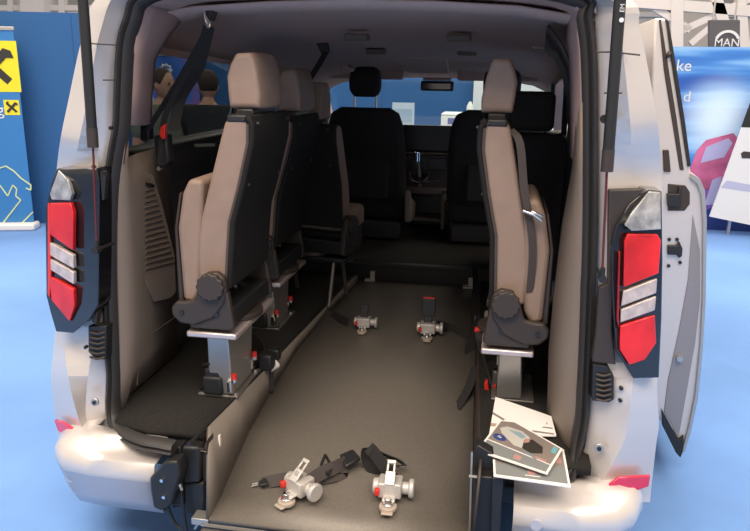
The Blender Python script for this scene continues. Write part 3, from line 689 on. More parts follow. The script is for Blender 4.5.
# sliding door ----------------------------------------------------
YD = .90
DO = [(655, 18), (664, 18), (668, 22), (676, 70), (684, 120), (690, 166), (691, 172), (699, 178), (704, 190), (706, 220), (705.5, 300), (702, 350), (697, 400), (690, 432), (684, 452), (681, 457), (676, 452), (664, 426), (650, 405), (646, 250), (650, 120)]
bm = NB(); prism(bm, [at(x, y, Y=YD) for x, y in DO], (0, 1.05, 0)); SD = build('sliding_door', bm, PAINT, VAN, .008, 3)
SD['label'] = 'open sliding door with latch recess and black lower edge'
def dflat(nm, pts, m, dy=.004, th=.01, bev=.002): bm = NB(); prism(bm, [at(x, y, Y=YD-dy) for x, y in pts], (0, th, 0)); return build(nm, bm, m, SD, bev)
dflat('window_edge', [(666, 19), (669, 22), (677, 70), (685, 120), (691, 166), (688, 167), (681, 120), (673, 70)], BLACKP, .012, .02)
dflat('edge_channel', [(659, 20), (661, 19), (669, 70), (677, 120), (684, 170), (680, 170), (672, 120), (664, 70)], BROWNP, .005, .01)
dflat('edge_flange', [(692, 173), (700, 179), (705, 190), (707, 220), (706, 300), (703, 350), (698, 400), (691, 432), (685, 452), (682, 452), (689, 425), (695, 395), (700, 345), (702.5, 300), (703, 222), (701, 195), (697, 184), (690, 178)], ALU, .014, .02)
dflat('inner_face', [(693, 215), (700, 250), (700, 300), (695, 345), (688, 385), (681, 425), (678, 440), (672, 425), (664, 412), (668, 380), (679, 330), (688, 280)], mat('door_shade', (.30, .28, .29), .4, .3), .004, .01)  # darker band paints in the shading of the curved door edge
dflat('lower_edge_trim', [(662, 410), (672, 428), (679, 440), (684, 436), (683, 452), (680.5, 458), (676, 453), (663, 427)], BLACKP, .016, .03)
dz = lambda x, y: (560+x/2.947, 160+y/2.947)
L_ = dflat('latch_recess', [dz(*p) for p in ((318, 70), (370, 75), (383, 95), (383, 130), (368, 150), (318, 150))], BROWNP, .004, .01, .003)
dflat('latch_hook', [dz(*p) for p in ((316, 100), (350, 100), (350, 78), (358, 78), (356, 140), (318, 138))], BLACKP, .02, .03, .004)
dflat('striker', [dz(*p) for p in ((318, 252), (345, 252), (352, 240), (362, 262), (360, 285), (350, 290), (345, 280), (318, 280))], BLACKP, .016, .02, .004)
bm = NB()
for p in ((322, 234), (345, 234), (354, 302), (320, 312)): disc(bm, at(*dz(*p), Y=YD-.003), (0, -1, 0), .007, .006, 12)
build('fixing_hole', bm, BLACKP, SD)
bm = NB(); disc(bm, at(540+350/2.514, 320+95/2.514, Y=YD-.01), (0, -1, 0), .013, .03, 14); build('rubber_stop', bm, ALU, SD)
bm = NB(); tube(bm, [at(667, 54, Y=YD-.01), at(670, 55, Y=YD-.01)], .012, 10); build('guide_stop', bm, BROWNP, SD)
bm = NB(); prism(bm, [at(x, y, Y=YD-.01) for x, y in ((663, 150), (669, 150), (671, 172), (664, 172))], (0, .02, 0)); build('grip', bm, BROWNP, SD, .003)

# cabin -----------------------------------------------------------
bm = NB(); loft(bm, [[(x, y, z) for y, z in ((3.12, 1.05), (3.10, 1.20), (3.16, 1.285), (3.5, 1.27), (3.85, 1.20), (3.85, .9), (3.3, .9))] for x in (-.86, -.45, -.2, .18, .5, .86)]); build('dashboard', bm, BLACKP, VAN, .02, 3)
bm = NB(); box(bm, -.20, .15, 3.02, 3.05, 1.135, 1.315); scr = build('touch_screen', bm, BLACKP, VAN, .008, 3)
bm = NB(); box(bm, .145, .150, 3.012, 3.03, 1.26, 1.30); build('red_marker', bm, RED, scr)
bm = NB(); box(bm, -.20, .15, 3.02, 3.3, .84, 1.12); cs = build('centre_console', bm, BROWNP, VAN, .02)
bm = NB(); [box(bm, x0, x1, 3.005, 3.03, z0, z1) for x0, x1, z0, z1 in ((-.13, -.02, 1.01, 1.09), (0, .11, 1.01, 1.09), (-.13, .11, .985, 1.0))]; build('console_button_row', bm, BLACKP, cs, .003)
bm = NB()
for x0, x1, z0, z1 in ((-.17, -.14, .58, .87), (.09, .12, .58, .87), (-.17, .12, .83, .88), (-.14, .09, .635, .66)): box(bm, x0, x1, 3.0, 3.25, z0, z1)
build('storage_bin_frame', bm, mat('bin_taupe', (.17, .14, .125), .6), cs, .008)
bm = NB(); box(bm, -.16, .11, 3.2, 3.3, .57, .86); [box(bm, -.11+i*.045, -.08+i*.045, 3.0, 3.02, .79, .815) for i in range(4)]; build('storage_bin', bm, BLACKP, cs)
bm = NB(); box(bm, -.90, .90, 3.6, 3.64, .28, 1.16); build('bulkhead', bm, BLACKP, VAN)
# gear lever
bm = NB(); tube(bm, [at(420, 186, Y=2.95), at(419, 170, Y=2.93), at(418, 160, Y=2.9)], .012, 12, .012); GL = build('gear_lever', bm, ALU, VAN)
bm = NB(); tube(bm, [at(417.5, 162, Y=2.9), at(417.5, 152, Y=2.9)], .020, 14, .022); build('gear_knob', bm, CHROME, GL, .004)
bm = NB(); disc(bm, at(420, 179, Y=2.93), (0, -.3, 1), .06, .03, 20, .045); build('gear_gaiter', bm, BLACKP, GL)
bm = NB(); tube(bm, smoothpath([at(x, y, Y=2.88) for x, y in ((411, 171), (410, 176), (413, 181), (424, 182), (431, 173))], 4), .006, 8); tube(bm, [at(424, 182, Y=2.88), at(440, 181, Y=2.88)], .005, 8); build('gear_surround', bm, CHROME, GL)
# mirror
MI = NB(); p = at(437.5, 86, Y=2.95); box(MI, p.x-.115, p.x+.11, 2.94, 2.98, p.z-.033, p.z+.033); MO = build('rear_view_mirror', MI, BLACKP, VAN, .014, 3)
bm = NB(); box(bm, p.x-.095, p.x+.09, 2.934, 2.942, p.z-.022, p.z+.018); build('mirror_glass', bm, mat('mirror_dark', (.10, .10, .11), .08, .8), MO, .002)
bm = NB(); box(bm, p.x-.10, p.x+.09, 2.93, 3.02, p.z+.035, p.z+.055); build('mirror_mount', bm, TRIMU, MO, .008)
# overhead console, visors, grab handles, lamps
bm = NB(); loft(bm, [[(-.17, 2.3, 1.745), (.15, 2.3, 1.745), (.15, 2.3, 1.76), (-.17, 2.3, 1.76)], [(-.14, 2.9, 1.665), (.12, 2.9, 1.665), (.12, 2.9, 1.72), (-.14, 2.9, 1.72)]]); build('overhead_console', bm, HEAD, VAN, .015)
for x0, x1 in ((-.72, -.20), (.17, .72)):
    bm = NB(); box(bm, x0, x1, 2.98, 3.02, 1.62, 1.70); build('sun_visor', bm, TRIMU, VAN, .014, 3)
for px, py in ((357, 39), (376, 53), (459, 40), (467, 54.5)):
    p = at(px, py, Z=1.80 if py < 45 else 1.765)
    bm = NB(); box(bm, p.x-.05, p.x+.05, p.y-.035, p.y+.035, p.z-.006, p.z+.02); build('ceiling_vent', bm, TRIMD if px != 532 else WHITE, VAN, .006)
bm = NB(); p = at(543, 44, Y=1.4); box(bm, p.x-.05, p.x+.04, 1.36, 1.44, p.z-.025, p.z+.03); build('belt_guide', bm, TRIMU, VAN, .015, 3)
bm = NB(); p = at(349, 66, Y=2.3); tube(bm, smoothpath([p+Vector((-.02, -.1, 0)), p+Vector((.01, -.06, -.02)), p+Vector((.01, .06, -.02)), p+Vector((-.02, .1, 0))], 4), .012, 8); build('grab_handle', bm, TRIMU, VAN)
def cabin_fill_lamp(px, py, Z, e):  # roof fitting; its glow and area light are added to lift the dark cabin
    p = at(px, py, Z=Z)
    b_ = NB(); box(b_, p.x-.045, p.x+.045, p.y-.03, p.y+.03, p.z-.012, p.z+.02); o_ = build('cabin_lamp', b_, mat('lit_lamp', (.8, .8, .85), .4, emit=(.9, .93, 1), estr=.28), VAN, .006)
    l = bpy.data.lights.new('cabin_light', 'AREA'); l.shape = 'RECTANGLE'; l.size = .09; l.size_y = .06; l.energy = e; l.color = (1, .94, .9)
    lo_ = bpy.data.objects.new('cabin_light', l); COL.objects.link(lo_); lo_.location = (p.x, p.y, p.z-.02)
cabin_fill_lamp(532, 57, 1.76, 3.2); cabin_fill_lamp(437, 75.5, 1.668, 5)
bm = NB(); p = at(272, 41, Z=1.81); disc(bm, p, (0, 0, 1), .035, .01, 18); build('ceiling_lamp', bm, TRIMD, VAN)

# hanging seat belts (fixed to the van roof)
bm = NB(); zb = lambda x, y: (140+x/2.95, y/2.95)
g = lambda x, y, Y: at(*zb(x, y), Y=Y)
ribbon(bm, [g(203, 78, .36), g(172, 200, .40), g(120, 290, .42), g(98, 385, .38)], Vector((.8, .3, .3)), .040); RB = build('roof_seat_belt', bm, BELT, VAN)
bm = NB(); ribbon(bm, [g(203, 78, .36), g(130, 210, .38), g(22, 385, .42)], Vector((.8, .3, .3)), .020); ribbon(bm, [g(203, 78, .36), g(150, 190, .38), g(75, 340, .40), g(65, 440, .40), g(58, 485, .40)], Vector((.8, .3, .3)), .022); build('belt_strap', bm, BELT, RB)
bm = NB(); prism(bm, [g(x, y, .42) for x, y in ((0, 370), (25, 368), (27, 412), (5, 416), (0, 412))], (0, .04, 0)); build('belt_holder', bm, BLACKP, RB, .006)
bm = NB(); prism(bm, [g(x, y, .38) for x, y in ((60, 375), (74, 365), (72, 410), (64, 412), (55, 395))], (0, .02, 0)); build('red_tab', bm, RED, RB, .003)
bm = NB(); prism(bm, [g(x, y, .36) for x, y in ((148, 5), (205, 10), (215, 35), (205, 62), (192, 55), (185, 28), (150, 22))], (0, .05, 0)); build('belt_anchor', bm, BROWNP, RB, .006)
bm = NB(); tube(bm, smoothpath([g(x, y, .345) for x, y in ((184, 5), (190, 40), (196, 70), (203, 82), (205, 70), (193, 50))], 3), .005, 8); build('belt_ring', bm, CHROME, RB)
bm = NB(); prism(bm, [g(x, y, .40) for x, y in ((38, 400), (78, 395), (88, 480), (70, 495), (45, 470))], (0, .05, 0)); build('belt_pouch', bm, BLACKP, RB, .01); 
bm = NB(); disc(bm, g(57, 497, .39), (0, -1, 0), .008, .015, 10); build('belt_bolt', bm, CHROME, RB)
bm = NB(); ribbon(bm, [at(326, 52, Y=1.5), at(318, 66, Y=1.45), at(309, 80, Y=1.4)], Vector((.8, .2, .3)), .03); RB2 = build('roof_seat_belt', bm, BELT, VAN)
bm = NB(); prism(bm, [at(x, y, Y=1.5) for x, y in ((316, 43), (327, 42), (329, 52), (321, 54))], (0, .03, 0)); build('belt_anchor', bm, BLACKP, RB2, .004)
# window sill's highlight painted as a pale bar, below the belt
bm = NB(); a = at(175, 146, Y=.75); b_ = at(214, 145, Y=.95); bar(bm, a, b_, .012); build('window_bar', bm, mat('pale_green_bar', (.30, .32, .24), .5), VAN)

# ------------------------------------------------------------ seats
def backprof(k):  # (z, back x, front x) relative to recliner pivot x
    T_ = [(.40, -.045, .065), (.53, -.050, .070), (.64, -.055, .058), (.77, -.085, .028), (.92, -.113, -.006), (.985, -.112, -.022), (1.005, -.098, -.035)]
    return [(z, b+(z-.4)*k, f+(z-.4)*k) for z, b, f in T_]
def fold_seat(name, loc, rz, ns, lean, ped, label, cush='up', hz=0, near=True):
    """taupe folding seat facing local +x, ns = local y side that carries the recliner cover"""
    t = empty(name, loc, rz, label=label, cat='seat', group='taupe folding rear seats')
    dz = ped
    pr = [(z+dz+hz*max(0, (z-.53)/.47), b, f) for z, b, f in backprof(-lean)]
    ring = [(b, z) for z, b, f in pr]+[(f, z) for z, b, f in pr[::-1]]; hw = .187; dh = dz+hz
    bm = NB(); loft(bm, [[(x, y, z) for x, z in ring] for y in (-hw, -.07, .07, hw)]); build('backrest', bm, VINYL, t, .014, 3)
    # black shell behind
    sh = [(b-.013, z+(.012 if i == len(pr)-1 else 0)) for i, (z, b, f) in enumerate(pr)]
    shi = [(b+.006, z) for z, b, f in pr]
    bm = NB(); loft(bm, [[(x, y, z) for x, z in sh+shi[::-1]] for y in (-.198, .198)]); S_ = build('back_shell', bm, SHELL, t, .008, 2)
    bm = NB()
    for y in (-.16, .16):
        for z, b, f in (pr[0], pr[3], pr[5]): disc(bm, (b-.015, y, z), (1, 0, 0), .006, .008, 10)
    build('shell_fastener', bm, BROWNP, S_)
    # piping on the near side edge
    bm = NB()
    for y in (-.190, .190): tube(bm, [(b+.008, y, z) for z, b, f in pr], .006, 6)
    build('piping', bm, VINYLD, t)
    # headrest
    k = -lean*.62; x0 = (pr[-1][1]+pr[-1][2])/2
    hp = [(-.055, 1.028), (.050, 1.028), (.056, 1.07), (.062, 1.13), (.05, 1.17), (.032, 1.205), (-.018, 1.208), (-.030, 1.19), (-.042, 1.15), (-.056, 1.075)]
    hp = [(x+x0+k*.3*(z-1.05)/.17-.0, z+dh) for x, z in hp]
    cx = sum(x for x, z in hp)/len(hp); cz = sum(z for x, z in hp)/len(hp)
    bm = NB(); loft(bm, [[(cx+(x-cx)*s, y, cz+(z-cz)*s) for x, z in hp] for y, s in ((-.125, .86), (-.115, .97), (-.06, 1.0), (.06, 1.0), (.115, .97), (.125, .86))]); build('headrest', bm, VINYL, t, .012, 3)
    bm = NB(); [tube(bm, [(x0, y, .98+dh), (x0, y, 1.06+dh)], .006, 8) for y in (-.06, .06)]; build('headrest_post', bm, CHROME, t)
    bm = NB(); box(bm, x0-.03, x0+.03, -.12, .12, .995+dh, 1.03+dh); box(bm, x0-.03, x0+.035, ns*.155-.035, ns*.155+.035, .99+dh, 1.014+dh); build('top_bezel', bm, BLACKP, t, .006)
    # seat cushion
    if cush == 'up':
        q = [(.036, .765), (.040, .72), (.062, .38), (.085, .335), (.128, .345), (.134, .60), (.110, .72), (.085, .768)]
        q = [(x+.0-lean*.12, z+dz) for x, z in q]
        bm = NB(); loft(bm, [[(x, y, z) for x, z in q] for y in (-.19, .19)]); CU = build('seat_cushion', bm, VINYL, t, .016, 3)
        q2 = [(.132, .325), (.128, .345), (.136, .60), (.114, .72), (.122, .72), (.146, .60), (.146, .34)]
        bm = NB(); loft(bm, [[(x-lean*.12, y, z+dz) for x, z in q2] for y in (-.185, .185)]); build('cushion_pan', bm, BROWNP, CU, .004)
    else:
        bm = NB(); box(bm, .02, .27, -.19, .19, .36+dz, .48+dz); CU = build('seat_cushion', bm, VINYL, t, .03, 4)
        bm = NB(); box(bm, .0, .25, -.18, .18, .325+dz, .36+dz); build('cushion_pan', bm, BLACKP, CU, .01)
    # recliner on both sides; the near one proud
    for sgn in (1, -1):
        y0 = sgn*.196; yo = Vector((0, sgn*.03, 0)); zp = .415+dz
        bm = NB(); arm = [(-.045, zp+.03), (-.052, zp-.01), (-.04, zp-.06), (0, zp-.115), (.07, zp-.145), (.12, zp-.14), (.148, zp-.115), (.150, zp-.085), (.13, zp-.062), (.10, zp-.062), (.065, zp-.055), (.048, zp), (.02, zp+.045), (-.02, zp+.05)]
        prism(bm, [(x, y0, z) for x, z in arm], yo); ar = build('recliner_cover', bm, BROWNP, t, .008, 3)
        bm = NB(); prism(bm, [Vector((p.x, y0+sgn*.028, p.z)) for p in gear((0, 0, zp), (1, 0, 0), (0, 0, 1), .047, .0028, 12)], (0, sgn*.022, 0)); build('recliner_knob', bm, BROWNP, ar, .004, 2)
        bm = NB(); disc(bm, (.112, y0+sgn*.032, zp-.10), (0, 1, 0), .009, .006, 14); disc(bm, (-.01, y0+sgn*.024, zp-.10), (0, 1, 0), .009, .01, 14); build('cover_plug', bm, BLACKP, ar)
        bm = NB(); prism(bm, [(x, y0-sgn*.006, z) for x, z in ((-.052, zp-.02), (-.072, zp-.145), (-.055, zp-.158), (.085, zp-.158), (.10, zp-.13), (.05, zp-.02))], (0, sgn*.028, 0)); build('side_bracket', bm, BROWNP, t, .006)
    bm = NB(); box(bm, -.06, .09, -.2, .2, .262+dz, .33+dz); build('seat_frame', bm, BLACKP, t, .008)
    bm = NB(); disc(bm, (.01, 0, .256+dz), (0, 0, 1), .105, .02, 32); build('swivel_ring', bm, BROWNP, t, .004)
    bm = NB(); box(bm, -.075, .105, -.215, .215, .222+dz, .244+dz); build('swivel_plate', bm, ALUP if cush == 'up' else BLACKP, t, .006)
    z1 = .222+dz
    if cush == 'down':
        for sx in (-.10, .10):
            for y in (-.15, .15):
                bm = NB(); tube(bm, [(sx*.5, y, z1), (sx*1.1, y, .0)], .011, 8); build('leg', bm, mat('dull_steel_tube', (.16, .145, .13), .4, .6), t)
        return t
    bm = NB(); loft(bm, [[(-.01, -.10, .012), (.08, -.10, .012), (.08, .10, .012), (-.01, .10, .012)], [(-.012, -.13, z1), (.068, -.13, z1), (.068, .13, z1), (-.012, .13, z1)]]); build('pedestal', bm, ALU, t, .005)
    bm = NB(); box(bm, -.03, .125, -.135-ns*.03, .135-ns*.03, 0, .010); F_ = build('foot_plate', bm, mat('dull_steel', (.22, .20, .185), .45, .6), t, .003)
    for y in ((-.11-ns*.02, .11-ns*.02) if near else (.15,)):
        bm = NB(); box(bm, .025, .10, y-.03, y+.03, .012, .085); box(bm, .03, .095, y-.02, y+.02, .07, .115); build('floor_latch', bm, BLACKP, t, .01, 3)
        bm = NB(); disc(bm, (-.005, y+.02, .05), (0, 0, 1), .012, .04, 12); disc(bm, (-.025, y+.03, .08), (0, 0, 1), .011, .012, 12); build('latch_spring', bm, CHROME, t)
        bm = NB(); disc(bm, (-.025, y+.03, .095), (0, 0, 1), .010, .018, 12); build('release_button', bm, RED, t)
        bm = NB(); tube(bm, smoothpath([(.02, y-.02, .12), (.04, y, .14), (.07, y+.02, .135), (.10, y+.01, .12)], 4), .006, 8); tube(bm, [(.11, y, .03), (.125, y-.03, .03)], .006, 8); build('latch_lever', bm, BLACKP, t)
        bm = NB(); [disc(bm, (x, y, .014), (0, 0, 1), .011, .012, 8) for x in (-.015, .11)]; build('foot_bolt', bm, CHROME, F_)
    return t
s1 = fold_seat('folding_seat', (-.430, .335, LZ), R(180), 1, .05, .05, 'nearest of the three taupe folding seats in the left row, folded up against the side', hz=-.035)
s2 = fold_seat('folding_seat', (-.50, 1.06, LZ), R(180), 1, .05, .02, 'middle taupe folding seat of the left row, behind the nearest one', hz=-.05)
s3 = fold_seat('folding_seat', (-.455, 1.50, LZ), R(78), 1, .02, -.0, 'farthest folding seat of the left row, dark shell with a thin taupe edge', 'down', hz=-.09)
s4 = fold_seat('folding_seat', (.545, .515, LZ), R(0), -1, -.0, .0, 'single taupe folding seat on the right ledge above the brochures', hz=.01, near=False)
# belts of the seats
def local_part(par, nm, bm, m, **k): return build(nm, bm, m, par, **k)
bm = NB(); ribbon(bm, [(-.02, -.15, .99), (.012, -.19, .95), (.036, -.20, .80), (.075, -.20, .62), (.078, -.19, .45)], Vector((1, .2, 0)), .026); b4 = local_part(s4, 'seat_belt', bm, BELTB)
bm = NB(); tube(bm, [(.035, -.215, .735), (.07, -.225, .725), (.10, -.225, .705)], .006, 8); tube(bm, [(.062, -.222, .735), (.10, -.222, .72)], .005, 8); build('belt_tongue', bm, CHROME, b4, .003)
# buckle stalks at the seats' feet
def stalk(par, pts, red=True):
    bm = NB(); tube(bm, smoothpath(pts, 4), .012, 8); return build('buckle_stalk', bm, BLACKP, par)

# front seats (black cloth)
def front_seat(loc, label, w=.25, head=True, hs=.115):
    t = empty('front_seat', loc, 0, label=label, cat='seat', group='black cloth seats')
    prof = [(.42, .02, .16), (.55, -.02, .13), (.75, -.05, .10), (.92, -.09, .04), (1.0, -.10, .0)]
    def rg(f):  # ring across width at height
        z, b, fr = f; ww = w*(1.0 if z < .8 else (.95 if z < .95 else (.86 if z < 1.01 else .72)))
        return [(-ww*.9, b+.01, z), (-ww*.5, b, z), (ww*.5, b, z), (ww*.9, b+.01, z), (ww, b+.05, z), (ww*.92, fr, z), (ww*.55, fr-.03, z), (-ww*.55, fr-.03, z), (-ww*.92, fr, z), (-ww, b+.05, z)]
    pr = prof+[(1.035, -.09, -.02)]
    bm = NB(); rr = [rg(f) for f in pr]
    rr[-1] = [(x*.85, y, z) for x, y, z in rr[-1]]
    loft(bm, rr); build('backrest', bm, CLOTH, t, .02, 3)
    bm = NB(); box(bm, -w*.95, w*.95, .02, .55, .30, .45); build('seat_cushion', bm, CLOTH, t, .04, 3)
    bm = NB(); box(bm, -w*.9, w*.9, .0, .5, .165, .30); build('seat_base', bm, BLACKP, t, .02)
    bm = NB(); loft(bm, [[(-hs*s, -.11+a_, z), (hs*s, -.11+a_, z), (hs*s*1.0, -.01, z), (-hs*s, -.01, z)] for s, a_, z in ((.80, .02, 1.10), (.98, .0, 1.15), (1.0, 0, 1.20), (.92, .01, 1.255), (.66, .03, 1.285))]); build('headrest', bm, CLOTH, t, .03, 4)
    bm = NB(); [tube(bm, [(x, -.06, 1.02), (x, -.06, 1.12)], .006, 8) for x in (-.07, .07)]; build('headrest_post', bm, CHROME, t)
    bm = NB(); prism(bm, [(w+.005, y, z) for y, z in ((-.04, .30), (.25, .28), (.30, .38), (.05, .45), (-.06, .52))], (.035, 0, 0)); build('side_cover', bm, TRIML if head else BLACKP, t, .008)
    bm = NB(); box(bm, -w*.6, w*.6, -.055, -.02, .45, .70); build('map_pocket', bm, mat('pocket_cloth', (.022, .022, .024), .9, bump=.4), t, .02)
    return t
front_seat((-.375, 2.58, .415), "black cloth driver's seat left of the centre console, seen from behind", .262, True, .10)
front_seat((.475, 2.58, .415), 'black cloth front passenger seat right of the console, half behind the taupe seat', .325)
rs = empty('rear_seat', (.71, 1.75, .485), label='black cloth seat with wide headrest against the right side wall', cat='seat', group='black cloth seats')
bm = NB(); loft(bm, [[(-w_, b, z), (w_*.62, b, z), (w_*.62, f, z), (-w_, f, z)] for w_, b, f, z in ((.20, .0, .13, .1), (.21, -.02, .12, .5), (.205, -.04, .07, .83), (.17, -.045, .04, .895))]); build('backrest', bm, CLOTH, rs, .03, 4)
bm = NB(); box(bm, -.185, .04, -.06, .04, .905, 1.10); build('headrest', bm, mat('black_headrest', (.022, .020, .020), .8, bump=.4), rs, .03, 4)
bm = NB(); [tube(bm, [(x, -.01, .86), (x, -.01, .94)], .008, 8) for x in (-.12, 0)]; build('headrest_post', bm, BLACKP, rs)
bm = NB(); box(bm, -.20, .12, .05, .5, .30, .44); build('seat_cushion', bm, CLOTH, rs, .03, 3)
bm = NB(); box(bm, -.18, .10, .05, .45, .0, .30); build('seat_base', bm, BLACKP, rs)

# ------------------------------------------------------------ retractors on the floor
def retractor(loc, rz, label, far=False):
    t = empty('belt_retractor', loc, rz, label=label, cat='belt retractor', group='wheelchair belt retractors')
    bm = NB(); disc(bm, (0, -.045, .008), (0, 0, 1), .030, .016, 28); box(bm, -.02, .02, -.085, -.05, 0, .008); F_ = build('foot', bm, BEIGE, t, .004)
    bm = NB(); disc(bm, (0, -.045, .028), (0, 0, 1), .013, .026, 8); disc(bm, (0, -.045, .020), (0, 0, 1), .019, .008, 20); build('bolt', bm, CHROME, F_, .002)
    bm = NB(); box(bm, -.022, .022, -.045, .02, .022, .034); box(bm, -.04, .04, -.018, .05, .02, .075); build('casing', bm, CAST, t, .010, 3)
    bm = NB(); disc(bm, (-.048, .018, .045), (1, 0, 0), .027, .022, 24); build('spring_cap', bm, CAST, t, .005)
    bm = NB(); disc(bm, (.052, .018, .045), (1, 0, 0), .021, .028, 24); disc(bm, (.072, .018, .045), (1, 0, 0), .032, .018, 28); build('winding_knob', bm, CAST, t, .005, 2)
    bm = NB()
    if not far:
        # slotted lever
        M_ = Matrix.Translation((0, -.01, .078)) @ Matrix.Rotation(R(38), 4, 'X')
        for a_ in ((-.017, .017, -.01, .038, 0, .005), (-.015, -.007, .038, .065, 0, .005), (.007, .015, .038, .065, 0, .005), (-.015, .015, .065, .078, 0, .005)): box(bm, *a_, M_)
        build('slotted_lever', bm, CAST, t, .002)
        bm = NB(); disc(bm, M_ @ Vector((0, .02, .006)), M_.to_3x3() @ Vector((0, 0, 1)), .008, .006, 12); build('lever_rivet', bm, ALU, t)
    else:
        box(bm, -.022, .022, -.005, .02, .05, .15, Matrix.Rotation(R(-14), 4, 'X')); build('buckle', bm, BLACKP, t, .004)
    bm = NB(); box(bm, -.048, -.032, -.034, -.014, .036, .060); build('red_lever', bm, RED, t, .004)
    return t
p = onfloor(297, 497); r1 = retractor((p.x, p.y-.005, fz(p.y-.005)), R(-32), 'silver belt retractor near the ramp, left of the pair, strap stretched both ways')
def rl(root, pts): # world -> local of root
    mi = (Matrix.Translation(root.location) @ root.rotation_euler.to_matrix().to_4x4()).inverted(); return [mi @ Vector(p) for p in pts]
fl = lambda px, py, h: (lambda p: Vector((p.x, p.y, p.z)))(onfloor(px, py, h))
ez = lambda x, y: (240+x/4.167, 440+y/4.167)
def rlv(root, v): return root.rotation_euler.to_matrix().inverted() @ Vector(v)
bm = NB(); ribbon(bm, rl(r1, [fl(*ez(90, 180), .01), fl(*ez(150, 168), .02), fl(*ez(205, 160), .035), fl(*ez(255, 165), .05)]), rlv(r1, (0, .55, .8)), .042); st_ = build('strap', bm, BELTB, r1)
bm = NB(); P_ = rl(r1, [fl(*ez(110, 175), .012), fl(*ez(75, 185), .012), fl(*ez(48, 193), .01), fl(*ez(52, 184), .01), fl(*ez(75, 178), .012)]); prism(bm, rl(r1, [fl(*ez(*q), .015) for q in ((120, 190), (108, 160), (78, 180), (82, 198))]), (0, 0, .008)); build('buckle', bm, BLACKP, st_, .002)
bm = NB(); tube(bm, P_[1:], .003, 6); build('hook', bm, CHROME, st_)
bm = NB(); ribbon(bm, rl(r1, [fl(*ez(285, 175), .05), fl(*ez(345, 135), .055), fl(*ez(395, 115), .05), fl(*ez(440, 92), .04)]), rlv(r1, (0, .5, .85)), .046)
ribbon(bm, rl(r1, [fl(*ez(330, 165), .012), fl(*ez(390, 150), .02), fl(*ez(430, 140), .015), fl(*ez(420, 120), .03)]), rlv(r1, (.2, .6, .7)), .04); st_ = build('strap', bm, BELTB, r1)
bm = NB(); prism(bm, rl(r1, [fl(*ez(*q), .04) for q in ((415, 72), (470, 48), (503, 85), (440, 122))]), (0, 0, .012)); build('buckle', bm, BLACKP, st_, .004)
bm = NB()
L = rl(r1, [fl(*ez(*q), .05) for q in ((338, 105), (355, 62), (384, 115), (368, 145), (338, 105))])
for a, b_ in zip(L, L[1:]): bar(bm, a, b_, .008)
build('slider', bm, BLACKP, st_)
p = onfloor(390, 499); r2 = retractor((p.x, p.y-.01, fz(p.y-.01)), R(2), 'silver belt retractor near the ramp, right of the pair, with upright slotted lever')
bm = NB(); ribbon(bm, rl(r2, [fl(*ez(640, 160), .04), fl(*ez(600, 110), .07), fl(*ez(545, 40), .10), fl(*ez(530, 80), .05), fl(*ez(560, 130), .012), fl(*ez(600, 140), .01)]), rlv(r2, (.75, -.2, .6)), .048)
ribbon(bm, rl(r2, [fl(*ez(545, 30), .10), fl(*ez(600, 60), .08), fl(*ez(660, 85), .05), fl(*ez(690, 108), .03)]), rlv(r2, (.2, -.6, .6)), .028); st_ = build('strap', bm, BELT, r2)
bm = NB(); L = rl(r2, [fl(*ez(*q), .04) for q in ((600, 75), (660, 80), (692, 108), (620, 112))])
for a, b_ in zip(L, L[1:]): bar(bm, a, b_, .004)
build('hook', bm, CHROME, st_)
p = onfloor(361, 335); r3 = retractor((p.x, p.y+.06, fz(p.y+.06)), R(0), 'far belt retractor left of the pair, short black buckle, strap to the left wall', True); r3.scale = (.82,)*3
bm = NB(); ribbon(bm, [v/.82 for v in rl(r3, [fl(348, 322, .03), fl(338, 318, .012), fl(330, 314, .01), fl(322, 313, .02)])], (0, .6, .6), .05); build('strap', bm, BELT, r3)
p = onfloor(426, 342); r4 = retractor((p.x, p.y+.06, fz(p.y+.06)), R(3), 'far belt retractor right of the pair, tall black buckle with red top', True); r4.scale = (.9,)*3
bm = NB(); box(bm, -.036, .036, .0, .022, .11, .205, Matrix.Rotation(R(-8), 4, 'X')); bk = build('tall_buckle', bm, BLACKP, r4, .004)
bm = NB(); box(bm, -.030, .030, .003, .02, .203, .212, Matrix.Rotation(R(-8), 4, 'X')); build('release_button', bm, RED, bk)
bm = NB(); ribbon(bm, [v/.9 for v in rl(r4, [fl(438, 325, .04), fl(450, 328, .012), fl(458, 332, .01), fl(468, 337, .01)])], (0, .6, .6), .05); build('strap', bm, BELT, r4)

# belts and buckles beside the floor (fixed to the van) -----------
k2 = lambda x, y: (440+x/2.21, 260+y/2.21)
bm = NB(); XB = .445
w_ = lambda x, y, Y: at(*k2(x, y), Y=Y)
ribbon(bm, [w_(75, 10, 1.75), w_(80, 80, 1.6), w_(75, 160, 1.2), w_(65, 200, 1.05), w_(70, 240, .95), w_(95, 270, .8)], Vector((.3, .9, .2)), .045)
ribbon(bm, [w_(80, 235, .8), w_(62, 285, .66), w_(35, 330, .56)], Vector((.8, .3, .5)), .045)
FB = build('floor_seat_belt', bm, BELT, VAN)
bm = NB(); tube(bm, smoothpath([w_(78, 130, .95), w_(82, 165, .8), w_(92, 200, .7), w_(112, 270, .55), w_(120, 310, .5), w_(122, 350, .45)], 4), .006, 8); build('buckle_cable', bm, BLACKP, FB)
bm = NB(); prism(bm, [w_(x, y, .75) for x, y in ((76, 158), (90, 155), (100, 180), (98, 205), (86, 205))], (0, .03, 0)); build('belt_buckle', bm, BROWNP, FB, .004)
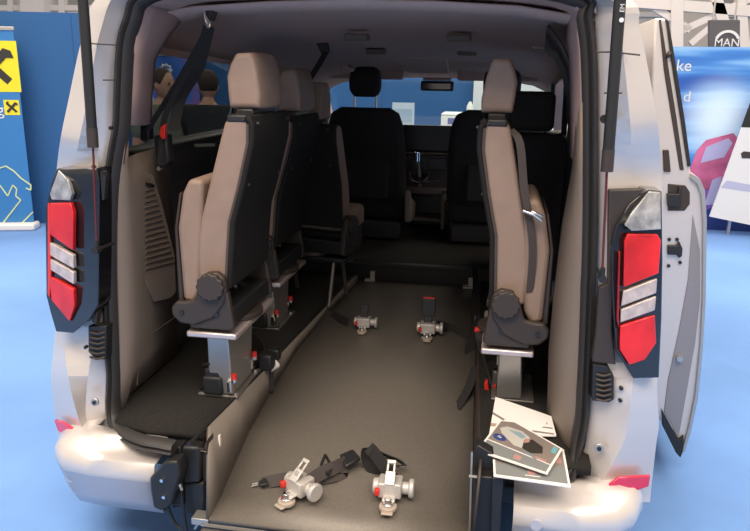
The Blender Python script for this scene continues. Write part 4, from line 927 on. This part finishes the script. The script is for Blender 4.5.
bm = NB(); prism(bm, [w_(x, y, .745) for x, y in ((75, 153), (89, 150), (91, 158), (77, 161))], (0, .03, 0)); prism(bm, [w_(x, y, .50) for x, y in ((98, 272), (105, 268), (109, 290), (104, 297), (98, 290))], (0, .03, 0)); prism(bm, [w_(x, y, .50) for x, y in ((118, 278), (124, 276), (124, 288), (118, 290))], (0, .02, 0)); build('release_button', bm, RED, FB, .003)
bm = NB(); tube(bm, [w_(78, 125, .95), w_(79, 150, .9)], .006, 8); tube(bm, [w_(30, 330, .555), w_(35, 335, .555)], .005, 8); build('belt_bolt', bm, CHROME, FB)
bm = NB(); prism(bm, [w_(x, y, .40) for x, y in ((95, 325), (112, 322), (112, 345), (96, 348))], (0, .01, 0)); build('belt_tag', bm, mat('tag_maroon', (.11, .04, .035), .6), FB)
# belt on the left ledge with white end
bz = lambda x, y: (170+x/4.085, 280+y/4.085)
v_ = lambda x, y, Y: at(*bz(x, y), Y=Y)
bm = NB(); ribbon(bm, [v_(250, 330, .55), v_(300, 390, .50), v_(345, 370, .52), v_(380, 320, .60), v_(370, 270, .70), v_(335, 240, .80)], Vector((.3, -.3, .8)), .055); LB = build('floor_seat_belt', bm, BELTB, VAN)
bm = NB(); ribbon(bm, [v_(408, 350, .56), v_(412, 400, .54), v_(412, 455, .53)], Vector((.9, .2, 0)), .022); build('belt_strap', bm, BELT, LB)
bm = NB(); tube(bm, [v_(405, 362, .55), v_(440, 340, .58)], .018, 14); build('belt_reel', bm, WHITE, LB, .003)
bm = NB(); disc(bm, v_(324, 272, .75), (0, -1, 0), .010, .02, 12); disc(bm, v_(236, 333, .34), (0, -1, 0), .010, .02, 12); build('release_button', bm, RED, LB)
bm = NB(); box(bm, -.03, .03, -.03, .03, 0, .07, Matrix.Translation((-.385, .52, LZ))); box(bm, -.02, .04, -.02, .03, 0, .05, Matrix.Translation((-.40, .62, LZ))); build('buckle_housing', bm, BLACKP, LB, .012, 3)

# ------------------------------------------------------------ brochures
def bq(c, u, v): return (c[0]*(1-u)+c[1]*u)*(1-v)+(c[3]*(1-u)+c[2]*u)*v   # c: TL,TR,BR,BL
def sheet(label, px, zs, th=.004):
    c = [at(x, y, Z=z) for (x, y), z in zip(px, zs)]; o0 = (c[0]+c[1]+c[2]+c[3])/4; c = [p-o0 for p in c]
    t = empty('brochure', o0, label=label, cat='brochure', group='brochures on the right ledge')
    bm = NB(); prism(bm, c, (0, 0, th)); build('cover', bm, PAPER, t)
    def patch(nm, u0, v0, u1, v1, m, h=.0006, pts=None):
        bm = NB(); P_ = pts or [(u0, v0), (u1, v0), (u1, v1), (u0, v1)]
        prism(bm, [bq(c, u, v)+Vector((0, 0, th)) for u, v in P_], (0, 0, h)); return build(nm, bm, m, t)
    return t, patch, c, th
zq = lambda x, y: (470+x/5.31, 395+y/5.31)
z0 = LZ+.004
t, patch, c, th = sheet('grey and white brochure hanging over the bumper under the one with the car', [zq(120, 300), zq(498, 295), zq(535, 495), zq(125, 435)], [z0, z0, z0-.01, z0-.01])
patch('photo_panel', .03, .06, .97, .5, PBROWN); patch('grey_panel', .03, .50, .97, .93, PGREY); patch('logo', .46, .66, .56, .8, PINKP, .001)
patch('caption', .42, .83, .62, .85, PAPER, .001); patch('photo_detail', .80, .10, .93, .4, PINKP, .001)
t, patch, c, th = sheet('curled white brochure lying beneath, its back edge raised beside the seat pedestal', [zq(135, 15), zq(432, 118), zq(458, 222), zq(100, 220)], [z0+.045, z0+.03, z0+.006, z0+.006])
patch('curved_stripe', 0, 0, 1, 1, PBROWN, .001, [(0, .42), (.3, .62), (.6, .80), (.97, .90), (.97, .95), (.6, .87), (.3, .70), (0, .47)])
patch('brown_stripe', 0, .70, .5, .78, mat('print_tan', (.40, .28, .22), .5)); patch('logo', .82, .35, .90, .5, PINKP, .001); patch('caption', .75, .62, .97, .68, PGREY, .001)
t, patch, c, th = sheet('topmost brochure, grey cover with a photo of a silver car and a round blue badge', [zq(180, 110), zq(492, 292), zq(410, 425), zq(35, 300)], [z0+.022, z0+.014, z0+.008, z0+.012])
patch('photo_panel', .03, .04, .97, .68, PBROWN); patch('grey_panel', .03, .70, .97, .96, PGREY); patch('dividing_line', .03, .68, .97, .70, PAPER, .001)
patch('car_body', 0, 0, 0, 0, mat('print_silver', (.52, .50, .46), .4), .0012, [(.08, .33), (.16, .22), (.38, .15), (.52, .20), (.58, .34), (.52, .56), (.40, .58), (.14, .42)])
patch('car_window', 0, 0, 0, 0, mat('print_glass', (.25, .36, .42), .3), .0018, [(.20, .28), (.38, .20), (.48, .24), (.44, .34)])
patch('car_boot', 0, 0, 0, 0, INK, .0016, [(.48, .34), (.58, .22), (.76, .28), (.80, .46), (.66, .60), (.52, .56)])
patch('car_boot_detail', 0, 0, 0, 0, PINKP, .0022, [(.48, .30), (.55, .24), (.56, .34), (.50, .42)])
patch('ramp_picture', 0, 0, 0, 0, mat('print_bluegrey', (.20, .24, .28), .4), .0016, [(.50, .60), (.66, .60), (.80, .72), (.60, .66)])
patch('poster_detail', .88, .08, .95, .3, mat('print_teal', (.15, .38, .45), .5), .0016)
bd = patch('blue_badge', 0, 0, 0, 0, PBLUE, .0014, [(.16+.10*math.cos(a_*math.pi/9), .54+.075*math.sin(a_*math.pi/9)) for a_ in range(18)])
u_ = (c[1]-c[0]).normalized(); n_ = (c[3]-c[0]).cross(c[1]-c[0]).normalized(); n_ = n_ if n_.z > 0 else -n_; v_2 = n_.cross(u_)
text('badge_lettering', 'FA', .014, PAPER, t, bq(c, .16, .54)+Vector((0, 0, th+.002)), Matrix((u_, v_2, n_)).transposed(), .0004)
patch('logo', .49, .78, .59, .9, PINKP, .001); patch('photo_detail', .74, .62, .90, .67, PINKP, .0016)

# ------------------------------------------------------------ people beyond the window
def skinned(edges, pts, rad):
    me = bpy.data.meshes.new('sk'); me.from_pydata([Vector(p) for p in pts], edges, []); me.update()
    o = bpy.data.objects.new('sk', me); COL.objects.link(o)
    m1 = o.modifiers.new('k', 'SKIN'); m2 = o.modifiers.new('s', 'SUBSURF'); m2.levels = m2.render_levels = 2
    lay = me.skin_vertices[0].data
    for i, r in enumerate(rad): lay[i].radius = r if isinstance(r, tuple) else (r, r)
    lay[0].use_root = True
    bpy.context.view_layer.update(); ev = bpy.data.meshes.new_from_object(o.evaluated_get(bpy.context.evaluated_depsgraph_get()))
    bpy.data.objects.remove(o); bm = NB(); bm.from_mesh(ev); return bm
def person(loc, rz, shirt, label, headturn, hands):
    t = empty('person', loc, rz, label=label, cat='person')
    # faces local -y ; height 1.74
    P_ = [(0, 0, .95), (0, .01, 1.15), (0, .02, 1.36), (0, .01, 1.46), (0, 0, 1.54), (-.19, .02, 1.41), (.19, .02, 1.41), (-.26, .03, 1.12), (.26, .03, 1.12), hands[0], hands[1],
          (-.10, 0, .90), (.10, 0, .90), (-.11, -.01, .50), (.11, -.01, .50), (-.12, .03, .09), (.12, .03, .09), (-.13, -.13, .04), (.13, -.13, .04)]
    E_ = [(0, 1), (1, 2), (2, 3), (3, 4), (2, 5), (2, 6), (5, 7), (6, 8), (7, 9), (8, 10), (0, 11), (0, 12), (11, 13), (12, 14), (13, 15), (14, 16), (15, 17), (16, 18)]
    rad = [(.15, .10), (.135, .10), (.16, .11), (.065, .065), (.055, .06), .062, .062, .045, .045, .028, .028, .085, .085, .06, .06, .042, .042, .035, .035]
    bm = skinned(E_, P_, rad)
    H = Matrix.Translation((0, -.02, 1.62)) @ Matrix.Rotation(headturn, 4, 'Z')
    bmesh.ops.create_uvsphere(bm, u_segments=20, v_segments=14, radius=1, matrix=H @ Matrix.Diagonal((.074, .094, .115, 1)))
    bmesh.ops.create_uvsphere(bm, u_segments=10, v_segments=8, radius=1, matrix=H @ Matrix.Translation((0, -.092, -.015)) @ Matrix.Diagonal((.014, .022, .026, 1)))
    for s in (-1, 1): bmesh.ops.create_uvsphere(bm, u_segments=10, v_segments=8, radius=1, matrix=H @ Matrix.Translation((s*.076, .01, -.01)) @ Matrix.Diagonal((.012, .022, .034, 1)))
    bmesh.ops.create_uvsphere(bm, u_segments=12, v_segments=8, radius=1, matrix=H @ Matrix.Translation((0, -.045, -.075)) @ Matrix.Diagonal((.045, .045, .04, 1)))
    for s, h in ((-1, hands[0]), (1, hands[1])):
        for k in range(4): tube(bm, [Vector(h)+Vector(((k-1.5)*.019, 0, -.02)), Vector(h)+Vector(((k-1.5)*.022, -.03, -.09)), Vector(h)+Vector(((k-1.5)*.02, -.05, -.125+.008*abs(k-1.5)))], .0095, 6)
        tube(bm, [Vector(h)+Vector((-s*.03, -.01, -.01)), Vector(h)+Vector((-s*.055, -.03, -.06))], .011, 6)
    body = build('body', bm, SKIN, t); rm = body.modifiers.new('r', 'REMESH'); rm.mode = 'VOXEL'; rm.voxel_size = .011; rm.use_smooth_shade = True
    bm = NB()
    for s in (-1, 1): bmesh.ops.create_uvsphere(bm, u_segments=8, v_segments=6, radius=.011, matrix=H @ Matrix.Translation((s*.03, -.084, .005)))
    build('eye', bm, INK, t)
    bm = NB(); bmesh.ops.create_uvsphere(bm, u_segments=20, v_segments=14, radius=1, matrix=H @ Matrix.Translation((0, .018, .028)) @ Matrix.Diagonal((.084, .092, .105, 1)))
    build('hair', bm, HAIR, t)
    sh = [(0, 0, .84)]+[P_[i] for i in (1, 2, 3, 5, 6)]+[tuple(Vector(P_[5]).lerp(Vector(P_[7]), .8)), tuple(Vector(P_[6]).lerp(Vector(P_[8]), .8))]
    bm = skinned([(0, 1), (1, 2), (2, 3), (2, 4), (2, 5), (4, 6), (5, 7)], sh, [(.20, .15), (.18, .14), (.19, .135), (.08, .08), .082, .082, .066, .066]); build('shirt', bm, shirt, t)
    tr = [P_[0], P_[11], P_[12], P_[13], P_[14], P_[15], P_[16]]
    bm = skinned([(0, 1), (0, 2), (1, 3), (2, 4), (3, 5), (4, 6)], tr, [(.165, .115), .10, .10, .078, .078, .062, .062]); build('trousers', bm, JEANS, t)
    bm = NB()
    for s in (-1, 1): bmesh.ops.create_uvsphere(bm, u_segments=12, v_segments=8, radius=1, matrix=Matrix.Translation((s*.125, -.07, .045)) @ Matrix.Diagonal((.05, .14, .045, 1)))
    build('shoe', bm, BLKT, t)
    return t
p = at(162, 77, Y=3.3); pa = person((p.x, p.y, 0), R(62), OLIVE, 'dark-haired person in an olive shirt facing right, beyond the left rear window', R(10), ((-.22, -.15, .95), (.24, -.12, .93)))
p = at(207, 73, Y=3.45); pb = person((p.x, p.y, 0), R(190), BLKT, 'person with short dark hair in a black shirt, back turned, beyond the window', R(15), ((-.25, -.05, .84), (.25, -.05, .84)))

pa.scale = (.96,)*3; pb.scale = (.955,)*3
# ------------------------------------------------------------ light
w = bpy.data.worlds.new('w'); SC.world = w; w.use_nodes = True
bg = w.node_tree.nodes['Background']; bg.inputs[0].default_value = (1, .88, .77, 1); bg.inputs[1].default_value = .55
def area(nm, loc, rot, sx, sy, e, col=(1, .87, .73)):
    l = bpy.data.lights.new(nm, 'AREA'); l.shape = 'RECTANGLE'; l.size = sx; l.size_y = sy; l.energy = e; l.color = col
    o = bpy.data.objects.new(nm, l); COL.objects.link(o); o.location = loc; o.rotation_euler = rot; return o
area('hall_lamp', (0, -3.6, 6.5), (R(22), 0, 0), 7, 3, 520)
area('hall_lamp', (-4, 1.5, 6.5), (0, 0, 0), 3, 7, 320)
area('hall_lamp', (5, 1.5, 6.5), (0, 0, 0), 3, 7, 320)
area('hall_lamp', (0, 8, 6.5), (R(-25), 0, 0), 10, 2, 700)
vs = SC.view_settings; vs.view_transform = 'Standard'; vs.look = 'None'; vs.gamma = 1; vs.exposure = .35
vs.use_curve_mapping = False
